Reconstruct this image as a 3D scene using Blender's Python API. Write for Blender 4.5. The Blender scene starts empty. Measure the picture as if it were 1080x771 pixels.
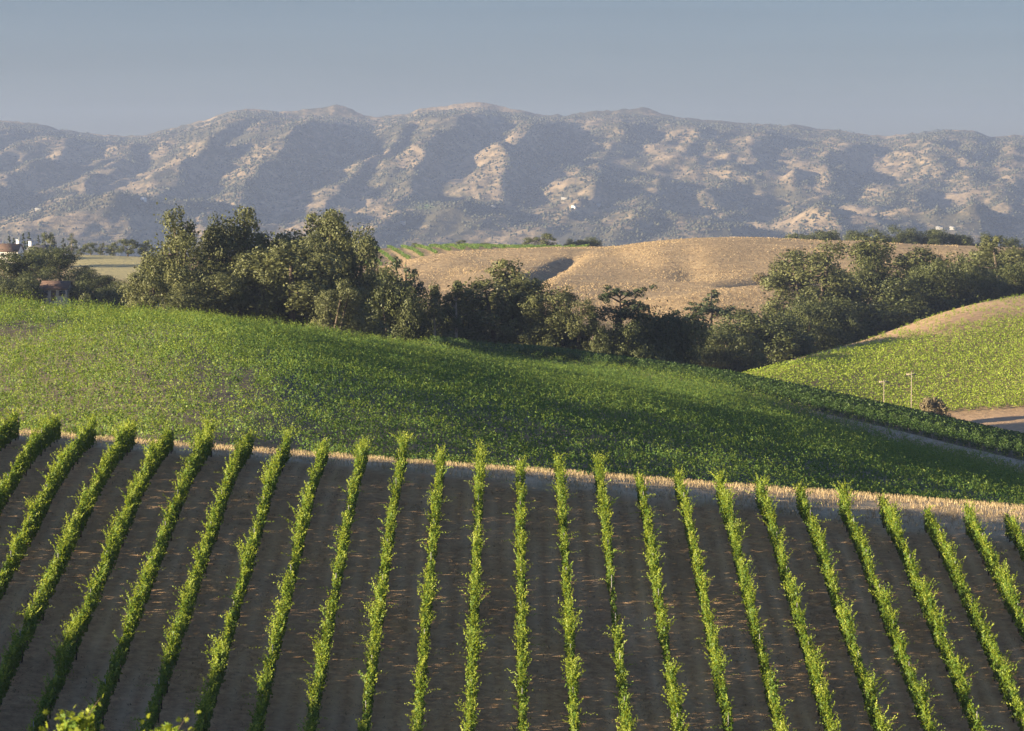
import bpy, math, random
import numpy as np

# ------------------------------------------------------------------ camera, sky, sun, exposure
R = math.radians
scene = bpy.context.scene
COL = scene.collection
F = 3000.0                      # focal length in photo pixels (photo is 1080 wide)
YH = 235.0                      # photo row of the true horizon
PITCH = math.atan((385.5 - YH) / F)
SUN_EL, SUN_AZ = 10.5, 18.0      # sun: to the left, a little behind the camera

cam_d = bpy.data.cameras.new("camera")
cam_d.sensor_width = 36.0
cam_d.lens = 36.0 * F / 1080.0
cam_d.clip_start, cam_d.clip_end = 0.5, 30000.0
cam_d.dof.use_dof = True
cam_d.dof.focus_distance = 190.0
cam_d.dof.aperture_fstop = 6.3
cam = bpy.data.objects.new("camera", cam_d)
COL.objects.link(cam)
cam.location = (0, 0, 0)
cam.rotation_euler = (math.pi / 2 - PITCH, 0, 0)
scene.camera = cam

to_sun = np.array([-math.cos(R(SUN_AZ)) * math.cos(R(SUN_EL)), -math.sin(R(SUN_AZ)) * math.cos(R(SUN_EL)), math.sin(R(SUN_EL))])
world = bpy.data.worlds.new("World")
scene.world = world
world.use_nodes = True
wn = world.node_tree.nodes
wl = world.node_tree.links
bg = wn["Background"]
sky = wn.new("ShaderNodeTexSky")
sky.sky_type = 'NISHITA'
sky.sun_disc = False
sky.sun_elevation = R(SUN_EL)
sky.sun_rotation = math.atan2(to_sun[0], to_sun[1])
sky.altitude = 100
sky.air_density = 1.0
sky.dust_density = 1.0
sky.ozone_density = 5.5
tint = wn.new("ShaderNodeMix")
tint.data_type = 'RGBA'
tint.blend_type = 'MULTIPLY'
tint.inputs[0].default_value = 1.0
tint.inputs[7].default_value = (1.38, 0.985, 0.89, 1)     # white balance of the photograph
# added dimming of the low sky all round; brighter overhead sky fills the shade
wtc = wn.new("ShaderNodeTexCoord")
wsep = wn.new("ShaderNodeSeparateXYZ")
wl.new(wtc.outputs["Generated"], wsep.inputs[0])
wr = wn.new("ShaderNodeMapRange")
wr.interpolation_type = 'SMOOTHSTEP'
wr.inputs["From Min"].default_value = 0.02
wr.inputs["From Max"].default_value = 0.45
wr.inputs["To Min"].default_value = 0.46
wr.inputs["To Max"].default_value = 1.0
wl.new(wsep.outputs["Z"], wr.inputs["Value"])
wl.new(sky.outputs[0], tint.inputs[6])
wl.new(tint.outputs[2], bg.inputs[0])
wmap = wn.new("ShaderNodeMapping")
wmap.inputs["Scale"].default_value = (5.0, 5.0, 70.0)
wl.new(wtc.outputs["Generated"], wmap.inputs["Vector"])
wno = wn.new("ShaderNodeTexNoise")
wno.inputs["Scale"].default_value = 1.6
wno.inputs["Detail"].default_value = 5
wl.new(wmap.outputs[0], wno.inputs["Vector"])
wv = wn.new("ShaderNodeMapRange")
wv.inputs["From Min"].default_value = 0.35
wv.inputs["From Max"].default_value = 0.75
wv.inputs["To Min"].default_value = 0.97
wv.inputs["To Max"].default_value = 1.06
wl.new(wno.outputs[0], wv.inputs["Value"])
veil = wn.new("ShaderNodeMath")
veil.operation = 'MULTIPLY'
wl.new(wr.outputs[0], veil.inputs[0])
wl.new(wv.outputs[0], veil.inputs[1])
band = wn.new("ShaderNodeMath")
band.operation = 'MULTIPLY'
band.inputs[1].default_value = 0.064
wl.new(veil.outputs[0], band.inputs[0])
wl.new(band.outputs[0], bg.inputs[1])
bg.inputs[1].default_value = 0.062

sun_d = bpy.data.lights.new("sun", 'SUN')
sun_d.energy = 4.8
sun_d.angle = R(0.5)
sun_d.color = (1.0, 0.835, 0.57)
sun = bpy.data.objects.new("sun", sun_d)
COL.objects.link(sun)
from mathutils import Vector
sun.rotation_euler = Vector(to_sun).to_track_quat('Z', 'Y').to_euler()

vs = scene.view_settings
vs.view_transform = 'Standard'
vs.look = 'None'
vs.exposure = 2.0
vs.gamma = 1.0
vs.use_curve_mapping = False
cy = scene.cycles
cy.use_denoising = True
cy.max_bounces = 7
cy.diffuse_bounces = 4
cy.glossy_bounces = 1
cy.transmission_bounces = 3
cy.volume_bounces = 1
cy.transparent_max_bounces = 4
cy.caustics_reflective = False
cy.caustics_refractive = False

HAZE = 6.8e-5

rng = np.random.default_rng(11)

# ------------------------------------------------------------------ small helpers
def pix(px, py, D):
    """photo pixel at forward distance D -> point"""
    u = (px - 540.0) / F
    v = -(py - 385.5) / F
    c, s = math.cos(PITCH), math.sin(PITCH)
    k = D / (c + v * s)
    return np.array([u * k, D, (-s + v * c) * k])

def zpy(py, D):
    return pix(540, py, D)[2]

def pyz(z, D):
    return YH - z / D * F

def ss(a, b, x):
    t = np.clip((x - a) / (b - a), 0, 1)
    return t * t * (3 - 2 * t)

def tangents(X, Y):
    h = np.diff(X, axis=0)
    d = np.diff(Y, axis=0) / np.maximum(h, 1e-9)
    m = np.zeros_like(Y)
    a, b = d[:-1], d[1:]
    h0, h1 = h[:-1], h[1:]
    w1, w2 = 2 * h1 + h0, h1 + 2 * h0
    same = (a * b) > 0
    with np.errstate(divide='ignore', invalid='ignore'):
        hm = (w1 + w2) / (w1 / np.where(a == 0, 1, a) + w2 / np.where(b == 0, 1, b))
    m[1:-1] = np.where(same, hm, 0)
    m[0], m[-1] = d[0], d[-1]
    return m, d, h

def pchip(xk, yk, x):
    """1D monotone cubic with linear clamped ends"""
    xk = np.asarray(xk, float); yk = np.asarray(yk, float)
    m, d, h = tangents(xk[:, None], yk[:, None])
    m = m[:, 0]; h = h[:, 0]
    x = np.clip(np.asarray(x, float), xk[0], xk[-1])
    i = np.clip(np.searchsorted(xk, x) - 1, 0, len(xk) - 2)
    t = (x - xk[i]) / h[i]
    return ((2*t**3 - 3*t**2 + 1) * yk[i] + (t**3 - 2*t**2 + t) * h[i] * m[i]
            + (-2*t**3 + 3*t**2) * yk[i+1] + (t**3 - t**2) * h[i] * m[i+1])

_perm = np.random.default_rng(5).permutation(512)
_perm = np.concatenate([_perm, _perm])
_ang = np.random.default_rng(6).uniform(0, 2 * np.pi, 512)
def noise(x, y):
    """gradient noise, about -1..1"""
    x = np.asarray(x, float); y = np.asarray(y, float)
    xi = np.floor(x).astype(int); yi = np.floor(y).astype(int)
    xf, yf = x - xi, y - yi
    def g(ix, iy, dx, dy):
        a = _ang[_perm[(_perm[ix & 511] + iy) & 511]]
        return np.cos(a) * dx + np.sin(a) * dy
    u = xf**3 * (xf * (xf * 6 - 15) + 10); v = yf**3 * (yf * (yf * 6 - 15) + 10)
    n = (g(xi, yi, xf, yf) * (1 - u) + g(xi + 1, yi, xf - 1, yf) * u) * (1 - v) \
        + (g(xi, yi + 1, xf, yf - 1) * (1 - u) + g(xi + 1, yi + 1, xf - 1, yf - 1) * u) * v
    return n * 1.5
def fbm(x, y, o=4):
    s, a = 0, 1.0
    for i in range(o):
        s = s + a * noise(x * 2**i + 17.3 * i, y * 2**i - 9.1 * i); a *= 0.5
    return s

# ------------------------------------------------------------------ terrain heights (z = 0 is the eye)
NY = [-200, -60, 0, 8, 25, 60, 88, 104, 116]
NZ = [-1.2, -1.5, -1.7, -2.5, -6.6, -15.6, -23.2, -25.0, -23.7]
SL, B0 = 0.21, -13.41
SHOULDER = -14.8 + 57 * math.tan(R(SUN_EL)) / math.cos(R(SUN_AZ)) - 2.9
YSH = 57 * math.tan(R(SUN_AZ)) - 8
def near_z(x, y):
    x = np.asarray(x, float); y = np.asarray(y, float)
    yk = NY + list(np.arange(122, 151, 4.0))
    zk = NZ + [B0 + SL * (v - 165) for v in np.arange(122, 151, 4.0)]
    t = y - 150
    z150 = B0 + SL * (150 - 165)
    crest = z150 + SL * t - 0.35 / 28 * t * t / 2
    z = np.where(y < 150, pchip(yk, zk, y), crest)
    tilt = -0.075 * np.clip(x, -70, 70) * ss(40, 118, y)
    z = z + tilt + 0.05 * noise(x * .09, y * .09)
    # the shoulder of the hill to the left that shades the foot of the left rows
    g = np.exp(-((x + 82) / 17.0) ** 2 / 2) * ss(40 - YSH, 75 - YSH, y) * (1 - ss(140 - YSH, 176 - YSH, y))
    z = z + g * np.maximum(SHOULDER - z, 0)
    return z

# depth lines: {photo column: (distance, height below eye or photo row)}
def line(d):
    ks = sorted(d)
    D = [d[k][0] for k in ks]
    Z = [zpy(d[k][1], d[k][0]) if d[k][1] > 100 else d[k][1] for k in ks]
    return np.array(ks, float), np.array(D, float), np.array(Z, float)
def row(D, **kw):
    return None
LN = []
LN.append(line({-500: (190, -17.5), 0: (190, -15.6), 180: (190, -15.1), 360: (190, -16.7), 540: (190, -18.5), 720: (190, -20.4), 900: (190, -22.3), 1080: (190, -24.2), 1500: (190, -24.5)}))
LN.append(line({-500: (250, -16.0), 0: (250, -13.3), 180: (250, -12.0), 270: (250, -12.5), 360: (250, -14.0), 540: (250, -16.9), 720: (250, -19.7), 900: (250, -22.5), 1080: (250, -25.2), 1500: (250, -31)}))
LN.append(line({-500: (300, -14), 0: (300, -12.0), 180: (300, -11.5), 360: (300, -14.4), 540: (300, -17.5), 720: (300, -20.6), 900: (300, -24.0), 1080: (300, -28.4), 1500: (300, -34)}))
LN.append(line({-500: (340, -8.5), 0: (345, 326), 180: (355, 341), 360: (375, 361), 540: (452, 381), 720: (424, 405), 800: (406, 423), 900: (381, 455.5), 1080: (346, 501), 1500: (308, -39)}))
LN.append(line({-500: (344, -8.5), 0: (349, 326), 180: (359, 341), 360: (379, 361), 540: (459.5, 377), 720: (428, 402.5), 900: (390, 443.5), 1080: (360, 486), 1500: (325, -38)}))
LN.append(line({-500: (400, -15), 0: (400, -16), 180: (405, -18), 360: (420, -21), 540: (495, 376), 720: (490, 398), 900: (470, 431), 1080: (440, 470), 1500: (420, -44)}))
LN.append(line({-500: (535, -26), 90: (535, -26), 300: (535, -28), 540: (540, -36), 720: (540, -40), 900: (535, -41), 1080: (535, -41), 1500: (535, -46)}))
LN.append(line({-500: (572, -22), 90: (572, -22), 150: (572, -26), 300: (572, -28), 540: (572, -36), 700: (562, -40), 770: (560, -38), 850: (572, -39.5), 900: (572, -40), 1000: (572, 441), 1080: (572, 437), 1500: (572, -36)}))
LN.append(line({-500: (650, 306), 0: (650, 308), 90: (650, 308), 150: (640, -24), 300: (640, -28), 540: (620, -36), 700: (600, -39), 770: (590, 408), 800: (600, 404), 850: (610, 400), 900: (620, 395), 1000: (640, 380), 1080: (650, 371), 1500: (650, 350)}))
LN.append(line({-500: (740, 302), 0: (740, 304), 90: (740, 304), 150: (720, -26), 300: (720, -28), 540: (700, -36), 700: (660, -38), 770: (620, 397), 800: (630, 390), 850: (650, 376), 900: (680, 362), 950: (700, 345), 1000: (715, 328), 1050: (730, 316), 1080: (740, 311), 1200: (760, 300), 1700: (760, 292)}))
LN.append(line({-500: (772, -17), 90: (772, -17.1), 150: (752, -26), 300: (752, -28), 540: (735, -35.5), 700: (698, -38), 770: (655, -38.5), 850: (690, -35), 900: (718, -33.5), 1000: (755, -27.5), 1080: (780, -24), 1700: (800, -20)}))
LN.append(line({-500: (830, 300), 0: (830, 300), 90: (830, 303), 150: (830, 306), 300: (830, -26), 400: (830, 318), 540: (830, 325), 700: (830, 332), 830: (830, 330), 900: (830, -32), 1080: (830, -36), 1500: (830, -36)}))
LN.append(line({-500: (960, 288), 0: (960, 290), 90: (960, 288), 150: (960, 290), 300: (960, 298), 400: (950, 298), 540: (960, 291), 700: (960, 292), 830: (960, 293), 1080: (960, 292), 1500: (960, 292)}))
LN.append(line({-500: (1120, 268), 0: (1120, 270), 150: (1120, 270), 300: (1090, 274), 400: (1060, 282), 440: (1080, 271), 480: (1100, 265), 540: (1120, 263.5), 640: (1120, 260.5), 700: (1120, 253), 800: (1120, 250.5), 880: (1120, 252), 960: (1120, 257), 1080: (1120, 262), 1500: (1120, 266)}))
LN.append(line({-500: (1200, -18), 0: (1200, -17), 150: (1200, -17), 300: (1200, 266), 400: (1200, 262.5), 440: (1200, 261.5), 500: (1200, 261), 600: (1200, 261), 640: (1200, -10.8), 700: (1200, -11), 800: (1200, -11), 1080: (1200, -14), 1500: (1200, -16)}))
LN.append(line({0: (1330, -24), 300: (1330, -22), 1080: (1330, -24)}))
LN.append(line({0: (2000, -60), 1080: (2000, -60)}))
LN.append(line({0: (4700, -88), 1080: (4700, -88)}))
LN.append(line({0: (5400, -95), 1080: (5400, -95)}))
NL = len(LN) + 1

def lines_at(b):
    b = np.asarray(b, float)
    D = [np.full_like(b, 178.0)]
    Z = [near_z((b - 540) / F * 178.0, D[0])]
    for ks, d, z in LN:
        D.append(pchip(ks, d, b)); Z.append(pchip(ks, z, b))
    return np.array(D), np.array(Z)

def bumps(x, y):
    z = 0.10 * fbm(x * .03, y * .03, 3) * ss(190, 260, y)
    # golden hill: gully, folds and the nearer knoll
    far = ss(800, 900, y) * (1 - ss(1150, 1250, y))
    z = z + far * (1.1 * fbm(x * .014, y * .010 + 3, 3))
    def gully(x0, y0, x1, y1, dep, w):
        dx, dy = x1 - x0, y1 - y0
        L2 = dx * dx + dy * dy
        t = np.clip(((x - x0) * dx + (y - y0) * dy) / L2, 0, 1)
        wob = 4.5 * noise(t * 4 + x0, t * 0 + 2.2) * t
        d = np.hypot(x - x0 - t * dx + wob, y - y0 - t * dy)
        return -dep * np.exp(-(d / w) ** 2) * (0.35 + 0.65 * (1 - t))
    z = z + gully(2, 900, 22, 1060, 3.2, 4.2)
    z = z + gully(16, 1010, 30, 1100, 1.6, 3.5)
    z = z + gully(-45, 930, -30, 1040, 1.3, 5.0)
    z = z + gully(60, 960, 66, 1070, 1.1, 5.0)
    z = z + gully(76, 935, 104, 985, 3.4, 7.0)
    z = z + gully(46, 1000, 40, 1080, 0.9, 8.0)
    z = z + gully(-28, 900, -22, 1020, 1.4, 9.0)
    z = z + 5.2 * np.exp(-((x - 78) / 25) ** 2 - ((y - 862) / 26) ** 2)
    z = z + 3.0 * np.exp(-((x - 52) / 20) ** 2 - ((y - 838) / 22) ** 2)
    # cut bank beneath the left oaks
    z = z + 2.0 * np.exp(-((x + 98) / 12) ** 2) * ss(655, 660, y) * (1 - ss(690, 740, y))
    return z

def T(x, y):
    x = np.asarray(x, float); y = np.asarray(y, float)
    sh = np.broadcast(x, y).shape
    x = np.broadcast_to(x, sh).ravel(); y = np.broadcast_to(y, sh).ravel()
    out = near_z(x, y)
    m = y > 178
    if m.any():
        xm, ym = x[m], y[m]
        b = xm / ym * F + 540
        D, Z = lines_at(b)
        tm, d, h = tangents(D, Z)
        i = np.clip((D <= ym[None]).sum(0) - 1, 0, NL - 2)
        j = np.arange(len(xm))
        t = np.clip((ym - D[i, j]) / h[i, j], 0, 1)
        hh = h[i, j]
        z = ((2*t**3 - 3*t**2 + 1) * Z[i, j] + (t**3 - 2*t**2 + t) * hh * tm[i, j]
             + (-2*t**3 + 3*t**2) * Z[i+1, j] + (t**3 - t**2) * hh * tm[i+1, j])
        out[m] = z + bumps(xm, ym)
    return out.reshape(sh)

def gz(x, y):
    return float(T(np.array([x]), np.array([y]))[0])

# mountains
RPX = [-900, -300, 0, 40, 80, 140, 175, 211, 260, 285, 309, 347, 391, 429, 446, 470, 495, 539, 593, 631, 692, 730, 801, 840, 900, 930, 960, 990, 1020, 1050, 1080, 1400, 2000]
RPY = [150, 130, 123, 127, 134, 139, 133, 125, 112, 114, 116.5, 117, 120.5, 118, 112, 111, 109, 114, 118, 115, 118, 122, 126, 129, 135, 139, 136, 132, 134, 141, 140, 128, 150]
RD = 8000.0
# spurs: crest column low on the slope, high on the slope, height in m, half width in m, low t, high t
SPURS = [(-170, 25, 38, 115, .05, .85), (-70, 110, 42, 85, .2, .8), (30, 195, 42, 95, .15, .88), (115, 290, 58, 120, .1, .92), (215, 362, 64, 115, .15, .95),
         (310, 440, 44, 80, .2, .82), (385, 520, 56, 120, .15, .93), (500, 600, 58, 85, .25, .9), (585, 690, 44, 90, .2, .95), (655, 735, 34, 110, .1, .9),
         (745, 800, 30, 150, .05, .85), (830, 905, 30, 130, .05, .8), (950, 990, 28, 130, .1, .8), (1040, 1080, 34, 120, .05, .9), (1170, 1200, 40, 140, .1, .9),
         (-290, -80, 44, 130, .05, .9)]
def mount_z(x, y):
    x = np.asarray(x, float); y = np.asarray(y, float)
    b = x / y * F + 540
    t = (y - 4700) / (RD - 4700)
    tc = np.clip(t, 0, 1)
    zr = (YH - pchip(RPX, RPY, b)) / F * RD + 2.0 * fbm(b * .05, b * 0 + 3.3, 3) + 2.2 * noise(b * .21, b * 0 + 8.8) - 14.0
    base = -95 + (zr + 95) * (0.42 * tc + 0.58 * ss(0.12, 1.0, tc) * (0.6 + 0.4 * tc))
    wx = 60 * fbm(x * .0016 + 3, y * .0016, 3)
    s = np.zeros_like(base)
    for lo, hi, h, w, t0, t1 in SPURS:
        c = lo + (hi - lo) * (tc - t0) / (t1 - t0)
        dx = (b - c) / F * y + wx * .8
        # steeper on the right flank than on the left one
        q = np.where(dx < 0, dx / (w * 1.5), dx / (w * .5))
        s = np.maximum(s, h * np.exp(-np.abs(q) ** 1.3) * ss(t0 - .12, t0 + .25, tc) * (1 - ss(t1 - .05, t1 + .12, tc)))
    rid = 1 - np.abs(noise((x - .13 * y) * .0045, y * .0014 + 4))
    rid2 = 1 - np.abs(noise((x - .16 * y) * .011 + 7, y * .0035))
    env = ss(0, .25, tc) * (1 - .85 * ss(.75, 1.0, tc))
    z = base + 1.2 * s * (1 + .45 * noise(x * .0019 + 9, y * .0011)) + env * (30 * rid + 20 * rid2 + 18 * fbm(x * .003, y * .003, 4) - 34)
    lim = zr * (y / RD) - 1.5 - 14 * (1 - ss(.8, 1.0, tc))
    z = np.where(t < 1, lim - 9 * np.logaddexp(0, (lim - z) / 9), z)
    z = z + (3.2 * fbm(x * .013, y * .010, 3) + 5.5 * (1 - np.abs(noise((x - .2 * y) * .021, y * .007 + 5))) - 3.5) * ss(0, .2, tc)
    # low wooded foothills in front
    def hill(px, D, h, wx_, wy):
        X = (px - 540) / F * D
        return h * np.exp(-((x - X) / wx_) ** 2 - ((y - D) / wy) ** 2)
    z = z + hill(470, 5500, 62, 150, 260) + hill(905, 5450, 48, 105, 200) + hill(1010, 5600, 40, 160, 220) + hill(130, 5500, 46, 180, 260) + hill(690, 5300, 26, 220, 260) + hill(300, 5350, 26, 140, 240) + hill(20, 5300, 30, 140, 240)
    z = np.where(y > RD, zr - (y - RD) * .16 , z)
    return z

# ------------------------------------------------------------------ materials
def mat(name):
    m = bpy.data.materials.new(name)
    m.use_nodes = True
    nt = m.node_tree
    p = nt.nodes["Principled BSDF"]
    p.inputs["Roughness"].default_value = 0.8
    p.inputs["Specular IOR Level"].default_value = 0.25
    return m, nt, p
def N(nt, t, **kw):
    n = nt.nodes.new(t)
    for k, v in kw.items():
        setattr(n, k, v)
    return n
def ntex(nt, scale, detail=4, vec=None, rough=.55):
    n = N(nt, "ShaderNodeTexNoise")
    n.inputs["Scale"].default_value = scale
    n.inputs["Detail"].default_value = detail
    n.inputs["Roughness"].default_value = rough
    if vec: nt.links.new(vec, n.inputs["Vector"])
    return n.outputs[0]
def ramp(nt, fac, stops):
    r = N(nt, "ShaderNodeValToRGB")
    e = r.color_ramp.elements
    while len(e) < len(stops): e.new(0.5)
    for i, (p, c) in enumerate(stops):
        e[i].position = p
        e[i].color = (c[0], c[1], c[2], 1) if hasattr(c, '__len__') else (c, c, c, 1)
    nt.links.new(fac, r.inputs[0])
    return r.outputs[0]
def mixc(nt, fac, a, b, mode='MIX'):
    m = N(nt, "ShaderNodeMix", data_type='RGBA', blend_type=mode)
    if isinstance(fac, (int, float)): m.inputs[0].default_value = fac
    else: nt.links.new(fac, m.inputs[0])
    for s, i in ((a, 6), (b, 7)):
        if isinstance(s, tuple): m.inputs[i].default_value = (*s, 1)
        else: nt.links.new(s, m.inputs[i])
    return m.outputs[2]
def pos(nt, scale=None):
    g = N(nt, "ShaderNodeNewGeometry").outputs["Position"]
    if scale is None: return g
    mp = N(nt, "ShaderNodeMapping")
    mp.inputs["Scale"].default_value = scale
    nt.links.new(g, mp.inputs["Vector"])
    return mp.outputs[0]
def attr(nt, name):
    return N(nt, "ShaderNodeAttribute", attribute_name=name).outputs["Fac"]
def bump(nt, p, h, strength, dist):
    b = N(nt, "ShaderNodeBump")
    b.inputs["Strength"].default_value = strength
    b.inputs["Distance"].default_value = dist
    nt.links.new(h, b.inputs["Height"])
    nt.links.new(b.outputs[0], p.inputs["Normal"])

def leaf_mat(name, dark, mid, light, trans, tfac=.35, rough=.55):
    m, nt, p = mat(name)
    c = ramp(nt, attr(nt, "tint"), [(0.0, dark), (0.5, mid), (1.0, light)])
    nt.links.new(c, p.inputs["Base Color"])
    p.inputs["Roughness"].default_value = rough
    p.inputs["Specular IOR Level"].default_value = .3
    tr = N(nt, "ShaderNodeBsdfTranslucent")
    tc = mixc(nt, .5, c, trans)
    nt.links.new(tc, tr.inputs[0])
    mx = N(nt, "ShaderNodeMixShader")
    mx.inputs[0].default_value = tfac
    nt.links.new(p.outputs[0], mx.inputs[1]); nt.links.new(tr.outputs[0], mx.inputs[2])
    nt.links.new(mx.outputs[0], nt.nodes["Material Output"].inputs["Surface"])
    return m
def plain(name, col, var=.25, scale=3.0, rough=.8):
    m, nt, p = mat(name)
    n = ntex(nt, scale, 5, pos(nt))
    d = tuple(v * (1 - var) for v in col); l = tuple(min(1, v * (1 + var)) for v in col)
    nt.links.new(ramp(nt, n, [(0.3, d), (0.7, l)]), p.inputs["Base Color"])
    p.inputs["Roughness"].default_value = rough
    return m

M = {}
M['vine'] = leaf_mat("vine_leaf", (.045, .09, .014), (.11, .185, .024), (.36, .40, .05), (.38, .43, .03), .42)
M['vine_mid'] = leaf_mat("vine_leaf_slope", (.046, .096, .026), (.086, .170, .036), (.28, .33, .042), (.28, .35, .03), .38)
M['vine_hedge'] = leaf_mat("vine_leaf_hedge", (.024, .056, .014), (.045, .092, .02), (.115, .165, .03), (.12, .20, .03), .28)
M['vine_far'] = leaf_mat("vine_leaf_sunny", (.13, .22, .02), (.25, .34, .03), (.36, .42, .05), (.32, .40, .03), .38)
M['euc'] = leaf_mat("eucalyptus_leaf", (.058, .068, .026), (.14, .15, .054), (.26, .25, .095), (.14, .15, .05), .22)
M['oak'] = leaf_mat("oak_leaf", (.036, .048, .015), (.092, .106, .032), (.185, .19, .055), (.09, .11, .03), .18)
M['pine'] = leaf_mat("conifer_needle", (.026, .04, .02), (.052, .072, .03), (.10, .118, .045), (.06, .08, .03), .12)
M['poplar'] = leaf_mat("poplar_leaf", (.06, .075, .028), (.10, .115, .04), (.16, .16, .055), (.14, .16, .04), .25)
M['bushb'] = leaf_mat("dry_shrub_leaf", (.16, .13, .075), (.26, .21, .12), (.34, .28, .17), (.12, .1, .04), .15)
M['bark'] = plain("bark", (.095, .072, .052), .4, 2.0)
M['palebark'] = plain("pale_bark", (.34, .28, .21), .35, 1.5)
M['vinewood'] = plain("vine_wood", (.085, .062, .045), .35, 8)
M['post'] = plain("weathered_post", (.23, .19, .15), .3, 6)
M['steel'] = plain("grey_stake", (.22, .21, .20), .2, 9, .6)
M['pole'] = plain("pole_wood", (.36, .30, .23), .2, 4)
M['white'] = plain("white_plaster", (.80, .78, .73), .06, .4)
M['brownroof'] = plain("brown_shingle", (.12, .075, .055), .25, 1.2)
M['darkroof'] = plain("dark_shingle", (.075, .075, .08), .25, 1.2)
M['greyroof'] = plain("grey_roof", (.30, .29, .28), .2, .3)
M['glass'] = plain("window_glass", (.03, .04, .05), .2, 1, .15)
M['door'] = plain("door_paint", (.12, .08, .05), .2, 1)
M['stone'] = plain("pale_stone", (.42, .39, .34), .25, 4)

def grass_mat():
    m, nt, p = mat("dry_grass_blade")
    c = ramp(nt, attr(nt, "tint"), [(0, (.24, .165, .085)), (.5, (.48, .36, .20)), (1, (.66, .53, .33))])
    nt.links.new(c, p.inputs["Base Color"])
    tr = N(nt, "ShaderNodeBsdfTranslucent"); nt.links.new(c, tr.inputs[0])
    mx = N(nt, "ShaderNodeMixShader"); mx.inputs[0].default_value = .25
    nt.links.new(p.outputs[0], mx.inputs[1]); nt.links.new(tr.outputs[0], mx.inputs[2])
    nt.links.new(mx.outputs[0], nt.nodes["Material Output"].inputs["Surface"])
    return m
M['grass'] = grass_mat()

def near_mat():
    m, nt, p = mat("vineyard_soil")
    P_ = pos(nt)
    big = ntex(nt, .12, 5, P_)
    fine = ntex(nt, 2.6, 8, pos(nt, (.85, 1.0, 1)), .72)
    soil = ramp(nt, fine, [(.30, (.26, .150, .072)), (.50, (.50, .295, .145)), (.70, (.69, .45, .235))])
    soil = mixc(nt, ramp(nt, big, [(.40, 0), (.62, .55)]), soil, (.40, .24, .12))
    straw = ramp(nt, fine, [(.3, (.40, .29, .17)), (.7, (.60, .47, .29))])
    c = mixc(nt, attr(nt, "straw"), soil, straw)
    tr = ramp(nt, ntex(nt, .6, 5, pos(nt, (.6, .12, .1))), [(.36, 0), (.58, 1)])
    mt = N(nt, "ShaderNodeMath", operation='MULTIPLY')
    nt.links.new(attr(nt, "wheel"), mt.inputs[0]); nt.links.new(tr, mt.inputs[1])
    c = mixc(nt, mt.outputs[0], c, (.64, .43, .24))
    # thin crust of straw scraps
    sc = ramp(nt, ntex(nt, 5.5, 6, pos(nt, (.9, 1.5, 1)), .75), [(.60, 0), (.70, 1)])
    mt2 = N(nt, "ShaderNodeMath", operation='MULTIPLY'); nt.links.new(sc, mt2.inputs[0]); mt2.inputs[1].default_value = .45
    c = mixc(nt, mt2.outputs[0], c, (.46, .33, .20))
    nt.links.new(c, p.inputs["Base Color"])
    p.inputs["Roughness"].default_value = .95
    bump(nt, p, fine, .9, .2)
    return m
def slope_mat(name, a, b, s=.6, dist=.25):
    m, nt, p = mat(name)
    n1 = ntex(nt, s, 7, pos(nt), .65)
    nt.links.new(ramp(nt, n1, [(.3, a), (.7, b)]), p.inputs["Base Color"])
    p.inputs["Roughness"].default_value = .95
    bump(nt, p, n1, .7, dist)
    return m
def golden_mat():
    m, nt, p = mat("dry_grass_hill")
    P_ = pos(nt)
    n1 = ntex(nt, .022, 6, P_, .6)
    n2 = ntex(nt, .55, 7, pos(nt, (1, .55, 1)), .7)
    n3 = ntex(nt, .16, 5, pos(nt, (.35, 1.3, 1)), .6)
    c = ramp(nt, n2, [(.34, (.17, .112, .056)), (.5, (.37, .257, .132)), (.66, (.52, .38, .21))])
    c = mixc(nt, ramp(nt, n1, [(.42, 0), (.60, .55)]), c, (.27, .19, .10))
    c = mixc(nt, ramp(nt, n3, [(.52, 0), (.66, .40)]), c, (.50, .37, .21))
    c = mixc(nt, attr(nt, "field"), c, ramp(nt, n2, [(.3, (.28, .25, .11)), (.7, (.44, .37, .18))]))
    c = mixc(nt, attr(nt, "earth"), c, ramp(nt, n2, [(.3, (.26, .16, .11)), (.7, (.46, .33, .25))]))
    c = mixc(nt, attr(nt, "woods"), c, (.07, .065, .035))
    nt.links.new(c, p.inputs["Base Color"])
    p.inputs["Roughness"].default_value = .95
    bump(nt, p, n2, .9, .7)
    return m
def right_mat():
    m, nt, p = mat("right_hill_soil")
    n2 = ntex(nt, .7, 6, pos(nt), .65)
    a = ramp(nt, n2, [(.3, (.22, .14, .075)), (.7, (.42, .285, .16))])
    b = ramp(nt, n2, [(.3, (.34, .21, .115)), (.7, (.52, .36, .21))])
    c = mixc(nt, attr(nt, "earth"), a, b)
    c = mixc(nt, attr(nt, "woods"), c, (.07, .06, .035))
    nt.links.new(c, p.inputs["Base Color"])
    p.inputs["Roughness"].default_value = .95
    bump(nt, p, n2, .7, .4)
    return m
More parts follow.
